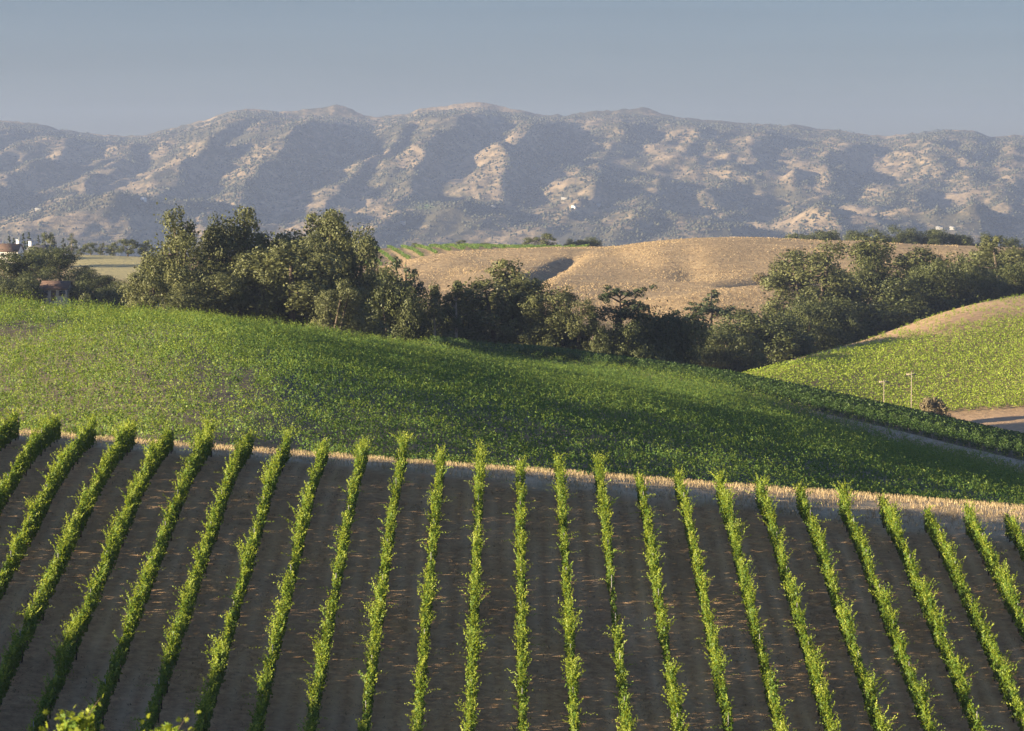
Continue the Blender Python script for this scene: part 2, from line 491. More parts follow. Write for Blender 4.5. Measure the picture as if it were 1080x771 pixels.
def mount_mat():
    m, nt, p = mat("mountain_chaparral_and_grass")
    P_ = pos(nt)
    n1 = ntex(nt, .0065, 9, pos(nt, (1, .5, 1.8)), .66)
    n2 = ntex(nt, .03, 7, pos(nt, (1, .5, 1.5)), .7)
    grass = ramp(nt, n2, [(.3, (.12, .086, .048)), (.7, (.31, .228, .135))])
    brush = ramp(nt, n2, [(.3, (.026, .026, .013)), (.7, (.098, .080, .040))])
    ad = N(nt, "ShaderNodeMath", operation='ADD')
    mm = N(nt, "ShaderNodeMath", operation='MULTIPLY'); mm.inputs[1].default_value = .8
    nt.links.new(n2, mm.inputs[0]); nt.links.new(n1, ad.inputs[0]); nt.links.new(mm.outputs[0], ad.inputs[1])
    ad2 = N(nt, "ShaderNodeMath", operation='ADD')
    nt.links.new(ad.outputs[0], ad2.inputs[0]); nt.links.new(attr(nt, "open"), ad2.inputs[1])
    f = ramp(nt, ad2.outputs[0], [(.82, 0), (1.24, 1)])
    c = mixc(nt, f, brush, grass)
    c = mixc(nt, attr(nt, "green"), c, (.10, .16, .04))
    nt.links.new(c, p.inputs["Base Color"])
    p.inputs["Roughness"].default_value = .95
    bump(nt, p, n2, .6, 12)
    return m
M['near'] = near_mat()
M['midsoil'] = slope_mat("middle_slope_soil", (.10, .08, .05), (.20, .16, .10))
M['track'] = slope_mat("pale_track_dirt", (.30, .24, .17), (.50, .41, .30))
M['golden'] = golden_mat()
M['right'] = right_mat()
M['plain'] = slope_mat("valley_floor", (.09, .10, .045), (.26, .21, .12), .012, 2.0)
M['mount'] = mount_mat()
M['wood_far'] = leaf_mat("far_woodland", (.030, .035, .017), (.046, .049, .025), (.072, .068, .035), (.06, .07, .03), .05)

# ------------------------------------------------------------------ mesh helpers
def mesh_np(name, V, Fq, material=None, attrs=None, smooth=False):
    V = np.asarray(V, np.float32); Fq = np.asarray(Fq, np.int32)
    me = bpy.data.meshes.new(name)
    n, k = Fq.shape
    me.vertices.add(len(V)); me.vertices.foreach_set("co", V.ravel())
    me.loops.add(n * k); me.loops.foreach_set("vertex_index", Fq.ravel())
    me.polygons.add(n)
    me.polygons.foreach_set("loop_start", np.arange(0, n * k, k, dtype=np.int32))
    try: me.polygons.foreach_set("loop_total", np.full(n, k, np.int32))
    except Exception: pass
    if smooth: me.polygons.foreach_set("use_smooth", np.ones(n, bool))
    for a, v in (attrs or {}).items():
        at = me.attributes.new(a, 'FLOAT', 'POINT')
        at.data.foreach_set("value", np.asarray(v, np.float32))
    me.update(calc_edges=True)
    if material: me.materials.append(material)
    return me
def link(name, me, parent=None):
    o = bpy.data.objects.new(name, me)
    COL.objects.link(o)
    if parent is not None: o.parent = parent
    return o
def tag(o, label=None, cat=None, group=None, kind=None):
    for k, v in (("label", label), ("category", cat), ("group", group), ("kind", kind)):
        if v: o[k] = v
    return o
def empty(name, loc, rz=0, sc=(1, 1, 1)):
    o = bpy.data.objects.new(name, None)
    COL.objects.link(o)
    o.empty_display_size = .5
    o.location = [float(v) for v in loc]; o.rotation_euler = (0, 0, rz); o.scale = sc
    return o

def leaves(P, size, tint, up=.3, normal=None, aspect=.72, along=None, loose=.5):
    """P centres -> kite-shaped folded leaves; returns verts, faces, tint"""
    P = np.asarray(P, float); n = len(P)
    size = np.broadcast_to(np.asarray(size, float), (n,))[:, None]
    nr = rng.normal(size=(n, 3)); nr[:, 2] += up
    if normal is not None: nr = nr * loose + normal
    nr /= np.linalg.norm(nr, axis=1, keepdims=True) + 1e-9
    tg = rng.normal(size=(n, 3))
    if along is not None: tg = tg * .45 + along
    tg -= nr * (tg * nr).sum(1, keepdims=True)
    tg /= np.linalg.norm(tg, axis=1, keepdims=True) + 1e-9
    bt = np.cross(nr, tg)
    a = P - tg * size * .5
    c = P + tg * size * .5 - nr * size * .12
    b = P + bt * size * .5 * aspect + nr * size * .1 - tg * size * .08
    d = P - bt * size * .5 * aspect + nr * size * .1 - tg * size * .08
    V = np.stack([a, b, c, d], 1).reshape(-1, 3)
    return V, np.arange(4 * n).reshape(n, 4), np.repeat(np.broadcast_to(np.clip(tint, 0, 1), (n,)), 4)
def palmate(P, size, tint, q):
    """five-lobed grape leaves, slightly cupped"""
    a = np.radians([-90, -62, -30, -8, 22, 48, 70, 90, 110, 132, 158, 188, 210, 242])
    r = np.array([.10, .50, .36, .62, .40, .72, .42, .86, .42, .72, .40, .62, .36, .50])
    n = len(P); k = len(a)
    nr = q.normal(size=(n, 3)); nr[:, 2] += .6; nr /= np.linalg.norm(nr, axis=1, keepdims=True)
    tg = q.normal(size=(n, 3)); tg[:, 2] -= .8
    tg -= nr * (tg * nr).sum(1, keepdims=True); tg /= np.linalg.norm(tg, axis=1, keepdims=True)
    bt = np.cross(nr, tg)
    s = np.broadcast_to(size, (n,))[:, None, None]
    ring = P[:, None] + s * .75 * ((np.cos(a) * r)[None, :, None] * bt[:, None] + (np.sin(a) * r)[None, :, None] * tg[:, None] - (.35 * r ** 2)[None, :, None] * nr[:, None])
    V = np.concatenate([P[:, None], ring], 1).reshape(-1, 3)
    j = np.arange(k); f = np.stack([np.zeros(k, int), 1 + j, 1 + (j + 1) % k], -1)
    Fq = (np.arange(n)[:, None, None] * (k + 1) + f[None]).reshape(-1, 3)
    return V, Fq, np.repeat(np.clip(tint, 0, 1), k + 1)
def cat_clouds(cl):
    V, Fq, t, o = [], [], [], 0
    for v, f, tt in cl:
        V.append(v); Fq.append(f + o); t.append(tt); o += len(v)
    return np.concatenate(V), np.concatenate(Fq), np.concatenate(t)
def tube(pts, rad, n=6):
    pts = np.asarray(pts, float); k = len(pts)
    rad = np.broadcast_to(np.asarray(rad, float), (k,))
    V = []
    for i in range(k):
        d = pts[min(i + 1, k - 1)] - pts[max(i - 1, 0)]
        d = d / (np.linalg.norm(d) + 1e-9)
        r = np.array([1., 0, 0]) if abs(d[0]) < .8 else np.array([0, 1., 0])
        u = np.cross(d, r); u /= np.linalg.norm(u); w = np.cross(d, u)
        a = np.linspace(0, 2 * np.pi, n, endpoint=False)
        V.append(pts[i] + rad[i] * (np.cos(a)[:, None] * u + np.sin(a)[:, None] * w))
    V = np.concatenate(V)
    Fq = []
    for i in range(k - 1):
        for j in range(n):
            j2 = (j + 1) % n
            Fq.append([i * n + j, i * n + j2, (i + 1) * n + j2, (i + 1) * n + j])
    # caps as quads of the ring (n = 4 or 6)
    if n == 4:
        Fq.append([3, 2, 1, 0]); e = (k - 1) * 4; Fq.append([e, e + 1, e + 2, e + 3])
    elif n == 6:
        Fq += [[3, 2, 1, 0], [5, 4, 3, 0]]; e = (k - 1) * 6
        Fq += [[e, e + 1, e + 2, e + 3], [e, e + 3, e + 4, e + 5]]
    return V, np.array(Fq)
def join(parts):
    V, Fq, o = [], [], 0
    for v, f in parts:
        V.append(v); Fq.append(np.asarray(f) + o); o += len(v)
    return np.concatenate(V), np.concatenate(Fq)
def box(x0, x1, y0, y1, z0, z1):
    V = np.array([[x, y, z] for z in (z0, z1) for y in (y0, y1) for x in (x0, x1)], float)
    Fq = np.array([[0, 2, 3, 1], [4, 5, 7, 6], [0, 1, 5, 4], [2, 6, 7, 3], [0, 4, 6, 2], [1, 3, 7, 5]])
    return V, Fq

# ------------------------------------------------------------------ the ground
def grid_faces(nr, nc):
    i = np.arange(nr - 1)[:, None]; j = np.arange(nc - 1)[None]
    a = i * nc + j
    return np.stack([a, a + 1, a + nc + 1, a + nc], -1).reshape(-1, 4)

ROW_SP, ROW_X0 = 2.25, -1.8
def row_end(x):
    return 165.0 - 9.0 * ss(-14, 34, x)
xs = np.unique(np.concatenate([np.arange(-420, -60, 6.0), np.arange(-60, 60, .45), np.arange(60, 421, 6.0)]))
ys = np.unique(np.concatenate([np.arange(-200, 96, 4.0), np.arange(96, 178, 1.0), [178.0]]))
X, Y = np.meshgrid(xs, ys)
Z = T(X, Y)
fr = (X - ROW_X0) / ROW_SP
ph = np.abs(fr - np.round(fr)) * ROW_SP
wheel = np.exp(-((ph - .62) / .22) ** 2)
straw = ss(-1.5, 1.2, Y - row_end(X) + 2.0 * noise(X * .35, Y * .35) + 1.2 * noise(X * 1.3, Y * 1.3))
straw = np.maximum(straw, 1 - ss(60, 80, Y))
o = link("near_slope", mesh_np("near_slope", np.stack([X, Y, Z], -1).reshape(-1, 3), grid_faces(*X.shape), M['near'], {"straw": straw.ravel(), "wheel": wheel.ravel()}, True))
tag(o, "dark bare soil slope under the evenly spaced vine rows", "ground", kind="structure")

bcol = np.unique(np.concatenate([np.linspace(-9000, -1200, 14), np.arange(-1200, -150, 50.), np.arange(-150, 1231, 8.), np.arange(1230, 2300, 50.), np.linspace(2300, 10000, 14)]))
Dl, Zl = lines_at(bcol)
SEG = [6, 24, 22, 24, 8, 26, 10, 10, 22, 24, 12, 22, 34, 42, 18, 16, 14, 16, 4]
ZONE = ["middle_slope"] * 4 + ["dirt_track"] + ["hedge_slope"] + ["valley"] + ["right_hill"] * 4 + ["golden_hill"] * 5 + ["valley_floor"] * 3
rows, zone_of = [], []
for k in range(NL - 1):
    n = SEG[k]
    for i in range(n):
        s = i / n
        rows.append(Dl[k] * (1 - s) + Dl[k + 1] * s); zone_of.append(ZONE[k])
rows.append(Dl[-1])
GY = np.array(rows); GX = (bcol[None] - 540) / F * GY
GZ = T(GX, GY)
nr, nc = GY.shape
GB = np.broadcast_to(bcol, GY.shape)
earth = np.zeros_like(GY); field = np.zeros_like(GY); woods = np.zeros_like(GY)
GP = YH - GZ / GY * F
earth += .25 * np.exp(-((GX + 98) / 9) ** 4) * ss(640, 652, GY) * (1 - ss(672, 684, GY))
field += ss(60, 85, GB) * (1 - ss(150, 165, GB)) * ss(820, 850, GY) * (1 - ss(1130, 1180, GY)) * (0.55 + .45 * ss(900, 960, GY))
# right hill: bare rim and bare bank at its foot
d10 = pchip(LN[9][0], LN[9][1], GB)
earth = np.maximum(earth, (GB > 690) * np.maximum(ss(-44, -12, (GY - d10) / (.25 + .75 * ss(850, 1000, GB)) + 10 * noise(GX * .04, GY * .04)) * (GY < d10 + 14), (1 - ss(566, 580, GY))))
woods = np.maximum(woods, ss(4, 16, GY - d10) * (1 - ss(90, 140, GY - d10)) * (GB > 640))
woods = np.maximum(woods, (GB < 690) * ss(430, 470, GY) * (1 - ss(780, 830, GY)) * ss(150, 200, GB))
woods = np.maximum(woods, (GB < 150) * ss(430, 470, GY) * (1 - ss(820, 880, GY)) * (1 - np.clip(earth, 0, 1)) * .8)
woods = np.maximum(woods, (GB > 820) * ss(1180, 1230, GY))
V = np.stack([GX, GY, GZ], -1).reshape(-1, 3)
FQ = grid_faces(nr, nc)
frow = np.repeat(np.arange(nr - 1), nc - 1)
fcol = np.tile(np.arange(nc - 1), nr - 1)
zones = np.array(zone_of)
zl = {"middle_slope": ("midsoil", "soil of the middle slope hidden under dense green vines", "ground"),
      "dirt_track": ("track", "pale dirt track between the vine slope and hedge rows", "track"),
      "hedge_slope": ("midsoil", "ground under the rounded hedge-like vine rows", "ground"),
      "valley": ("right", "valley ground and tan bank at the right hill foot", "ground"),
      "right_hill": ("right", "sunlit hill at right with tan bare rim", "hill"),
      "golden_hill": ("golden", "golden dry grass hill with a shadowed gully", "hill"),
      "valley_floor": ("plain", "valley floor between golden hill and mountains", "ground")}
for zn, (mk, lb, ct) in zl.items():
    sel = zones[frow] == zn
    if zn == "right_hill":
        sel = sel & (bcol[fcol] >= 690)
    if zn == "golden_hill":
        sel = sel | ((zones[frow] == "right_hill") & (bcol[fcol] < 690))
    f = FQ[sel]
    u, inv = np.unique(f, return_inverse=True)
    me = mesh_np(zn, V[u], inv.reshape(f.shape), M[mk], {"earth": np.clip(earth, 0, 1).ravel()[u], "field": np.clip(field, 0, 1).ravel()[u], "woods": np.clip(woods, 0, 1).ravel()[u]}, True)
    tag(link(zn, me), lb, ct, kind="structure")

# mountains
mb = np.unique(np.concatenate([np.linspace(-2600, -300, 90), np.arange(-300, 1381, 4.), np.linspace(1380, 3600, 90)]))
my = np.unique(np.concatenate([np.arange(4500, 8001, 10.), np.arange(8000, 9200, 100.)]))
MBg, MY = np.meshgrid(mb, my)
MX = (MBg - 540) / F * MY
MZ = mount_z(MX, MY)
MP = YH - MZ / MY * F
def blob(px, py, wx, wy, amp):
    return amp * np.exp(-((MBg - px) / wx) ** 2 - ((MP - py) / wy) ** 2)
opn = .06 * noise(MX * .0011, MY * .0011)
for b in [(900, 226, 26, 10, .45), (590, 190, 22, 14, .2), (480, 175, 34, 10, .16), (505, 115, 45, 6, .28), (290, 130, 60, 6, .2), (95, 165, 40, 10, .12), (10, 222, 30, 10, .25),
          (240, 180, 30, 9, .14), (400, 232, 26, 9, .22), (1000, 208, 30, 5, .25), (830, 235, 40, 6, .18), (680, 235, 40, 5, .16), (240, 225, 25, 8, .18), (965, 165, 120, 16, .1), (355, 185, 20, 8, .2),
          (470, 225, 40, 12, -.3), (130, 215, 60, 10, -.3), (1000, 228, 60, 7, -.3), (660, 248, 120, 5, -.2), (560, 120, 40, 4, -.1), (640, 120, 200, 5, -.12), (850, 130, 220, 7, -.2), (80, 135, 120, 7, -.25), (420, 122, 50, 5, -.2)]:
    opn = opn + blob(*b[:4], b[4] * .6)
green = blob(448, 216, 9, 4, 1.0)
me = mesh_np("mountains", np.stack([MX, MY, MZ], -1).reshape(-1, 3), grid_faces(*MX.shape), M['mount'], {"open": opn.ravel(), "green": np.clip(green, 0, 1).ravel()}, True)
tag(link("mountains", me), "long hazy blue mountain range with tan grass patches", "mountains", kind="structure")

# scattered woodland on the mountains: beyond counting, one object
def far_woodland():
    n = 120000
    yy = rng.uniform(4750, 8040, n) ; bb = rng.uniform(-250, 1330, n)
    yy[:7000] = rng.uniform(7930, 8030, 7000)
    xx = (bb - 540) / F * yy
    zz = mount_z(xx, yy)
    d = fbm(xx * .0042, yy * .0026, 4) + .45 * noise(xx * .02, yy * .02)
    pp = YH - zz / yy * F
    keep = (d > .05 + rng.normal(scale=.25, size=n)) | (rng.random(n) < .14)
    keep[:7000] = d[:7000] > -.25
    for b in [(900, 226, 30, 12), (590, 190, 22, 12), (480, 178, 30, 9), (505, 116, 30, 5), (1000, 208, 30, 5)]:
        keep &= (((bb - b[0]) / b[2]) ** 2 + ((pp - b[1]) / b[3]) ** 2 > .6) | (rng.random(n) < .2)
    xx, yy, zz = xx[keep], yy[keep], zz[keep]
    n = len(xx)
    r = rng.uniform(1.5, 3.8, n) * np.where(rng.random(n) < .1, 1.4, 1)
    h = r * rng.uniform(1.2, 1.8, n)
    h = np.where(yy > 7900, h * .6, h)
    oc = np.array([[1, 0, .45], [.3, 1, .5], [-.95, .3, .4], [-.2, -1, .5], [.1, .05, 1.0], [0, 0, -.1]])
    Vv = oc[None] * np.stack([r, r, h], -1)[:, None] * rng.uniform(.75, 1.25, (n, 6, 1)) + np.stack([xx, yy, zz], -1)[:, None]
    tri = np.array([[0, 1, 4], [1, 2, 4], [2, 3, 4], [3, 0, 4], [1, 0, 5], [2, 1, 5], [3, 2, 5], [0, 3, 5]])
    Fq = (np.arange(n)[:, None, None] * 6 + tri[None]).reshape(-1, 3)
    me = mesh_np("woodland", Vv.reshape(-1, 3), Fq, M['wood_far'], {"tint": np.repeat(rng.random(n), 6)}, True)
    tag(link("woodland", me), "scattered dark trees and brush over the hazy mountains", "woodland", kind="stuff")
far_woodland()

# ------------------------------------------------------------------ vines
def shoots(base, dirs, L, n, size, tint0):
    """leafy shoots: n leaves along each curved shoot"""
    k = len(base)
    t = np.linspace(.1, 1, n)[None, :, None]
    L = np.asarray(L, float)[:, None, None]
    P = base[:, None] + dirs[:, None] * t * L + np.array([0, 0, -.30]) * (t * L) ** 2 * .6
    P = P + rng.normal(scale=.028, size=P.shape)
    sz = np.broadcast_to(size * (1.05 - .5 * t[..., 0]), (k, n)) * rng.uniform(.8, 1.2, (k, n))
    ti = np.broadcast_to(tint0 + .40 * t[..., 0], (k, n)) + rng.normal(scale=.04, size=(k, n)) + rng.normal(scale=.12, size=(k, 1))
    # the leaves of one shoot hang alike, so that a shoot catches the light as a whole
    an = rng.uniform(0, 2 * np.pi, k)
    sn = np.stack([np.cos(an), np.sin(an), np.full(k, .45)], -1)
    nrm = np.repeat(sn[:, None], n, 1).reshape(-1, 3)
    al = np.repeat(dirs[:, None], n, 1).reshape(-1, 3)
    return leaves(P.reshape(-1, 3), sz.ravel(), ti.ravel(), up=.1, normal=nrm, aspect=.62, along=al, loose=.30)

def post_mesh(h, r):
    V, Fq = tube([[0, 0, -.25], [0, 0, h]], [r, r * .95], 4)
    return mesh_np("post", V, Fq, M['steel'])
PM = {"end": mesh_np("end_post", *tube([[0, 0, -.3], [0, .02, .9], [0, .03, 1.5]], [.055, .05, .045], 6), M['post']), "line": post_mesh(1.5, .022)}
TR = []
for s in range(3):
    q = np.random.default_rng(40 + s)
    pts = [[0, 0, -.1], [q.normal() * .03, q.normal() * .04, .3], [q.normal() * .04, q.normal() * .05, .6], [q.normal() * .03, q.normal() * .05, .85]]
    parts = [tube(pts, [.05, .035, .03, .03], 6)]
    top = pts[-1]
    for d in (-1, 1):
        parts.append(tube([top, [top[0], top[1] + d * .35, .9], [0, d * .72, .9]], [.028, .022, .016], 4))
    TR.append(mesh_np("vine_trunk", *join(parts), M['vinewood']))

ORD = ["first", "second", "third", "fourth", "fifth", "sixth", "seventh", "eighth", "ninth", "tenth", "eleventh", "twelfth", "thirteenth", "fourteenth", "fifteenth", "sixteenth", "seventeenth", "eighteenth", "nineteenth", "twentieth", "twenty-first", "twenty-second", "twenty-third", "twenty-fourth", "twenty-fifth", "twenty-sixth", "twenty-seventh"]
ROW_LOOK = {0: "short cut-off vine row at the very left edge, only its upper tip showing",
            1: "vine row leaning in from the left edge, second of the near slope rows",
            15: "vine row broken by a bare gap halfway down, sixteenth from the left",
            16: "vine row thinning to a bare stretch near its middle, seventeenth from the left",
            26: "short cut-off vine row at the right edge, only its top end showing"}
def vine_row(k):
    x0 = ROW_X0 + ROW_SP * (k - 12)
    q = np.random.default_rng(100 + k)
    y1 = row_end(np.array(x0)) + q.uniform(-.8, .8)
    y1 = float(y1); y0 = 107.0
    root = empty("vine_row", (x0, y0, gz(x0, y0)))
    lb = "vine row just beyond the left edge of the near slope" if k < 0 else "vine row just beyond the right edge of the near slope" if k > 26 else ROW_LOOK.get(k) or ("%s vine row from the left on the near slope, %s" % (ORD[k],
          "its lower part in shade" if k <= 8 else ("running straight up the slope" if k <= 14 else "darker green and leaning left")))
    tag(root, lb, "vine row", "trellised vine rows on the near slope")
    o0 = np.array(root.location)
    L = y1 - y0
    # vines every 1.6 m, each with its own vigour
    yv = np.arange(y0 - .4, y1 + .1, 1.6) + q.normal(scale=.12, size=len(np.arange(y0 - .4, y1 + .1, 1.6)))
    gv = np.clip(q.normal(1.0, .24, len(yv)) + .22 * noise(yv * .12 + k * 9.1, yv * 0 + k * 3.7), .72, 1.5)
    for (kk, ya, yb, f) in [(15, 133.5, 140.5, .25), (15, 140.5, 144, .6), (16, 128.2, 132.4, .4), (17, 121.5, 123.5, .55), (24, 128.6, 130.4, .6)]:
        if kk == k: gv[(yv > ya) & (yv < yb)] *= f
    gv[yv > y1 - 1.8] *= 1.15
    n = int(L * 265)
    iv = q.choice(len(yv), n, p=gv / gv.sum())
    g = gv[iv]
    y = yv[iv] + q.normal(scale=.46, size=n)
    y = np.where(y > y1 + .25, y1 + .25 - q.random(n) * .4, y)
    u = q.beta(1.5, 1.5, n)
    hz = .16 + u * (.74 + .56 * g)
    wid = (.052 + .032 * np.sin(u * np.pi)) * (.6 + .5 * g)
    xo = q.normal(size=n) * wid + .07 * noise(y * .5 + k * 3.3, np.full(n, 7.7))
    x = x0 + xo
    nrm = np.stack([xo / .12 * .9, q.normal(scale=.35, size=n), 1.2 * (u - .35)], -1)
    P = np.stack([x, y, T(x, y) + hz], -1)
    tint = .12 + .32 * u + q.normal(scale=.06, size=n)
    cl = [leaves(P - o0, q.uniform(.12, .20, n), tint, up=.2, normal=nrm)]
    m = int(L * 11.0)
    iv = q.choice(len(yv), m, p=gv ** 1.5 / (gv ** 1.5).sum())
    ysh = np.minimum(yv[iv] + q.normal(scale=.42, size=m), y1 + .2)
    g = gv[iv]
    b = np.stack([x0 + q.normal(scale=.07, size=m), ysh, T(np.full(m, x0), ysh) + q.uniform(.85, 1.2, m) * (.6 + .4 * g)], -1) - o0
    d = np.stack([q.normal(scale=.30, size=m), q.normal(scale=.30, size=m), q.uniform(.6, 1.1, m)], -1)
    d /= np.linalg.norm(d, axis=1, keepdims=True)
    cl.append(shoots(b, d, q.uniform(.35, .95, m) * g, 11, .165, .42))
    m2 = max(3, int(L * .45))       # long canes that stick out sideways
    ysh = q.uniform(y0, y1, m2)
    b = np.stack([np.full(m2, x0), ysh, T(np.full(m2, x0), ysh) + q.uniform(.9, 1.5, m2)], -1) - o0
    d = np.stack([q.choice([-1, 1], m2) * 1.0, q.normal(scale=.3, size=m2), q.uniform(.1, .5, m2)], -1)
    d /= np.linalg.norm(d, axis=1, keepdims=True)
    cl.append(shoots(b, d, q.uniform(.6, 1.05, m2), 11, .13, .5))
    Vv, Fq, ti = cat_clouds(cl)
    link("foliage", mesh_np("foliage", Vv, Fq, M['vine'], {"tint": ti}), root)
    # posts and trunks
    yp = y1 - .15
    first = True
    while yp > y0 + .3:
        p = link("post", PM["end" if first else "line"], root)
        p.location = (0, yp - y0, gz(x0, yp) - o0[2])
        if first: p.rotation_euler = (R(-9), 0, 0)
        p.name = "end_post" if first else "post"
        first = False
        yp -= 5.4
    yv = y1 - .9
    while yv > y0 + .2:
        jx, jy = q.normal(scale=.04), q.normal(scale=.1)
        t = link("vine_trunk", TR[q.integers(3)], root)
        t.location = (jx, yv + jy - y0, gz(x0 + jx, yv + jy) - o0[2])
        t.rotation_euler = (0, 0, q.choice([0, math.pi]))
        yv -= 1.75
for k in range(-4, 31):
    vine_row(k)

# dry grass along the crest beyond the row ends
def blades(x, y, h, w, tint, lean=.35):
    n = len(x)
    z = T(x, y) - .02
    a = rng.uniform(0, np.pi, n)
    dx, dy = np.cos(a) * w / 2, np.sin(a) * w / 2
    lx, ly = rng.normal(scale=lean, size=n) * h, rng.normal(scale=lean, size=n) * h
    A = np.stack([x - dx, y - dy, z], -1); B = np.stack([x + dx, y + dy, z], -1)
    C = np.stack([x + lx + dx * .3, y + ly + dy * .3, z + h], -1); D = np.stack([x + lx - dx * .3, y + ly - dy * .3, z + h], -1)
    return np.stack([A, B, C, D], 1).reshape(-1, 3), np.arange(4 * n).reshape(n, 4), np.repeat(np.clip(tint, 0, 1), 4)
n = 70000
gx = rng.uniform(-40, 42, n); gy = rng.uniform(158, 177, n)
k_ = rng.random(n) < ss(-1.5, .8, gy - row_end(gx)) * np.clip(.5 + 1.1 * noise(gx * .5, gy * .7), .05, 1)
gx, gy = gx[k_], gy[k_]
Vv, Fq, ti = blades(gx, gy, rng.uniform(.08, .34, len(gx)), .035, .5 + rng.normal(scale=.22, size=len(gx)))
tag(link("dry_grass", mesh_np("dry_grass", Vv, Fq, M['grass'], {"tint": ti})), "straw coloured dry grass strip along the crest behind the row ends", "grass", kind="stuff")
n = 170000
gx = rng.uniform(-42, 42, n); gy = rng.uniform(108, 163, n)
fr = (gx - ROW_X0) / ROW_SP; ph = np.abs(fr - np.round(fr)) * ROW_SP
k_ = rng.random(n) < np.clip(.35 + .9 * fbm(gx * .25, gy * .25, 3), .04, .9) * (1 - .6 * np.exp(-((ph - .62) / .2) ** 2))
gx, gy = gx[k_], gy[k_]
Vv, Fq, ti = blades(gx, gy, rng.uniform(.03, .13, len(gx)), .05, .18 + rng.normal(scale=.15, size=len(gx)), 1.2)
tag(link("dead_weeds", mesh_np("dead_weeds", Vv, Fq, M['grass'], {"tint": ti})), "short dead weeds on the shaded soil between near vine rows", "grass", kind="stuff")

# middle slope: dense vines that nobody could count
def slope_vines():
    th = R(-28)
    uu, vv = np.meshgrid(np.arange(-260, 420, 1.2), np.arange(-60, 480, 2.2))
    uu = uu.ravel() + rng.normal(scale=.16, size=uu.size); vv = vv.ravel() + rng.normal(scale=.09, size=uu.size)
    x = uu * math.cos(th) - vv * math.sin(th) - 40
    y = uu * math.sin(th) + vv * math.cos(th) + 190
    ok = y > 181.5
    x, y = x[ok], y[ok]
    b = x / y * F + 540
    D4 = pchip(LN[3][0], LN[3][1], b)
    ok = (b > -110) & (b < 1190) & (y < D4 - .8)
    x, y, b = x[ok], y[ok], b[ok]
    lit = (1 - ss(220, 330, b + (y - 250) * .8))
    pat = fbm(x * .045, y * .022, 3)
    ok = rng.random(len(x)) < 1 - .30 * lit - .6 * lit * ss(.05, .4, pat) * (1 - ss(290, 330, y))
    x, y, lit = x[ok], y[ok], lit[ok]
    n = len(x)
    D4 = pchip(LN[3][0], LN[3][1], x / y * F + 540)
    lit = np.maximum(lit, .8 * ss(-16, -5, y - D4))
    z = T(x, y)
    vig = np.clip(1 + .35 * fbm(x * .06, y * .06, 2) + rng.normal(scale=.15 + .1 * lit, size=n), .45, 1.6) * (1 + .22 * lit)
    nl = 46
    e = rng.normal(size=(n, nl, 3)) * np.array([.46, .40, .26]) * vig[:, None, None]
    e[..., 2] = np.abs(e[..., 2]) * 1.2 + rng.uniform(.25, 1.05, (n, nl)) * vig[:, None]
    P = np.stack([x, y, z], -1)[:, None] + e
    ti = .25 + .34 * (e[..., 2] / 1.6) + rng.normal(scale=.05, size=(n, nl)) + rng.normal(scale=.07, size=(n, 1)) + .22 * lit[:, None]  # last term paints sunlight into the tint: lighter, yellower leaves where lit
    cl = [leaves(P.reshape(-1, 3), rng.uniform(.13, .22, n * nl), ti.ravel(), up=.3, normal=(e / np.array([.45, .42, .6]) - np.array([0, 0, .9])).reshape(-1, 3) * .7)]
    for r_ in range(8):
        bs = np.stack([x + rng.normal(scale=.36, size=n), y + rng.normal(scale=.3, size=n), z + rng.uniform(.7, 1.1, n) * vig], -1)
        d = np.stack([rng.normal(scale=.45, size=n), rng.normal(scale=.4, size=n), rng.uniform(.6, 1.2, n)], -1)
        d /= np.linalg.norm(d, axis=1, keepdims=True)
        cl.append(shoots(bs, d, rng.uniform(.45, .95, n) * (.55 + .6 * lit), 7, .165, .40))
    Vv, Fq, ti = cat_clouds(cl)
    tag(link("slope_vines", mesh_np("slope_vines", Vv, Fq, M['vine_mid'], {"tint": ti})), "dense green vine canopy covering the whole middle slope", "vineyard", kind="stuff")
slope_vines()

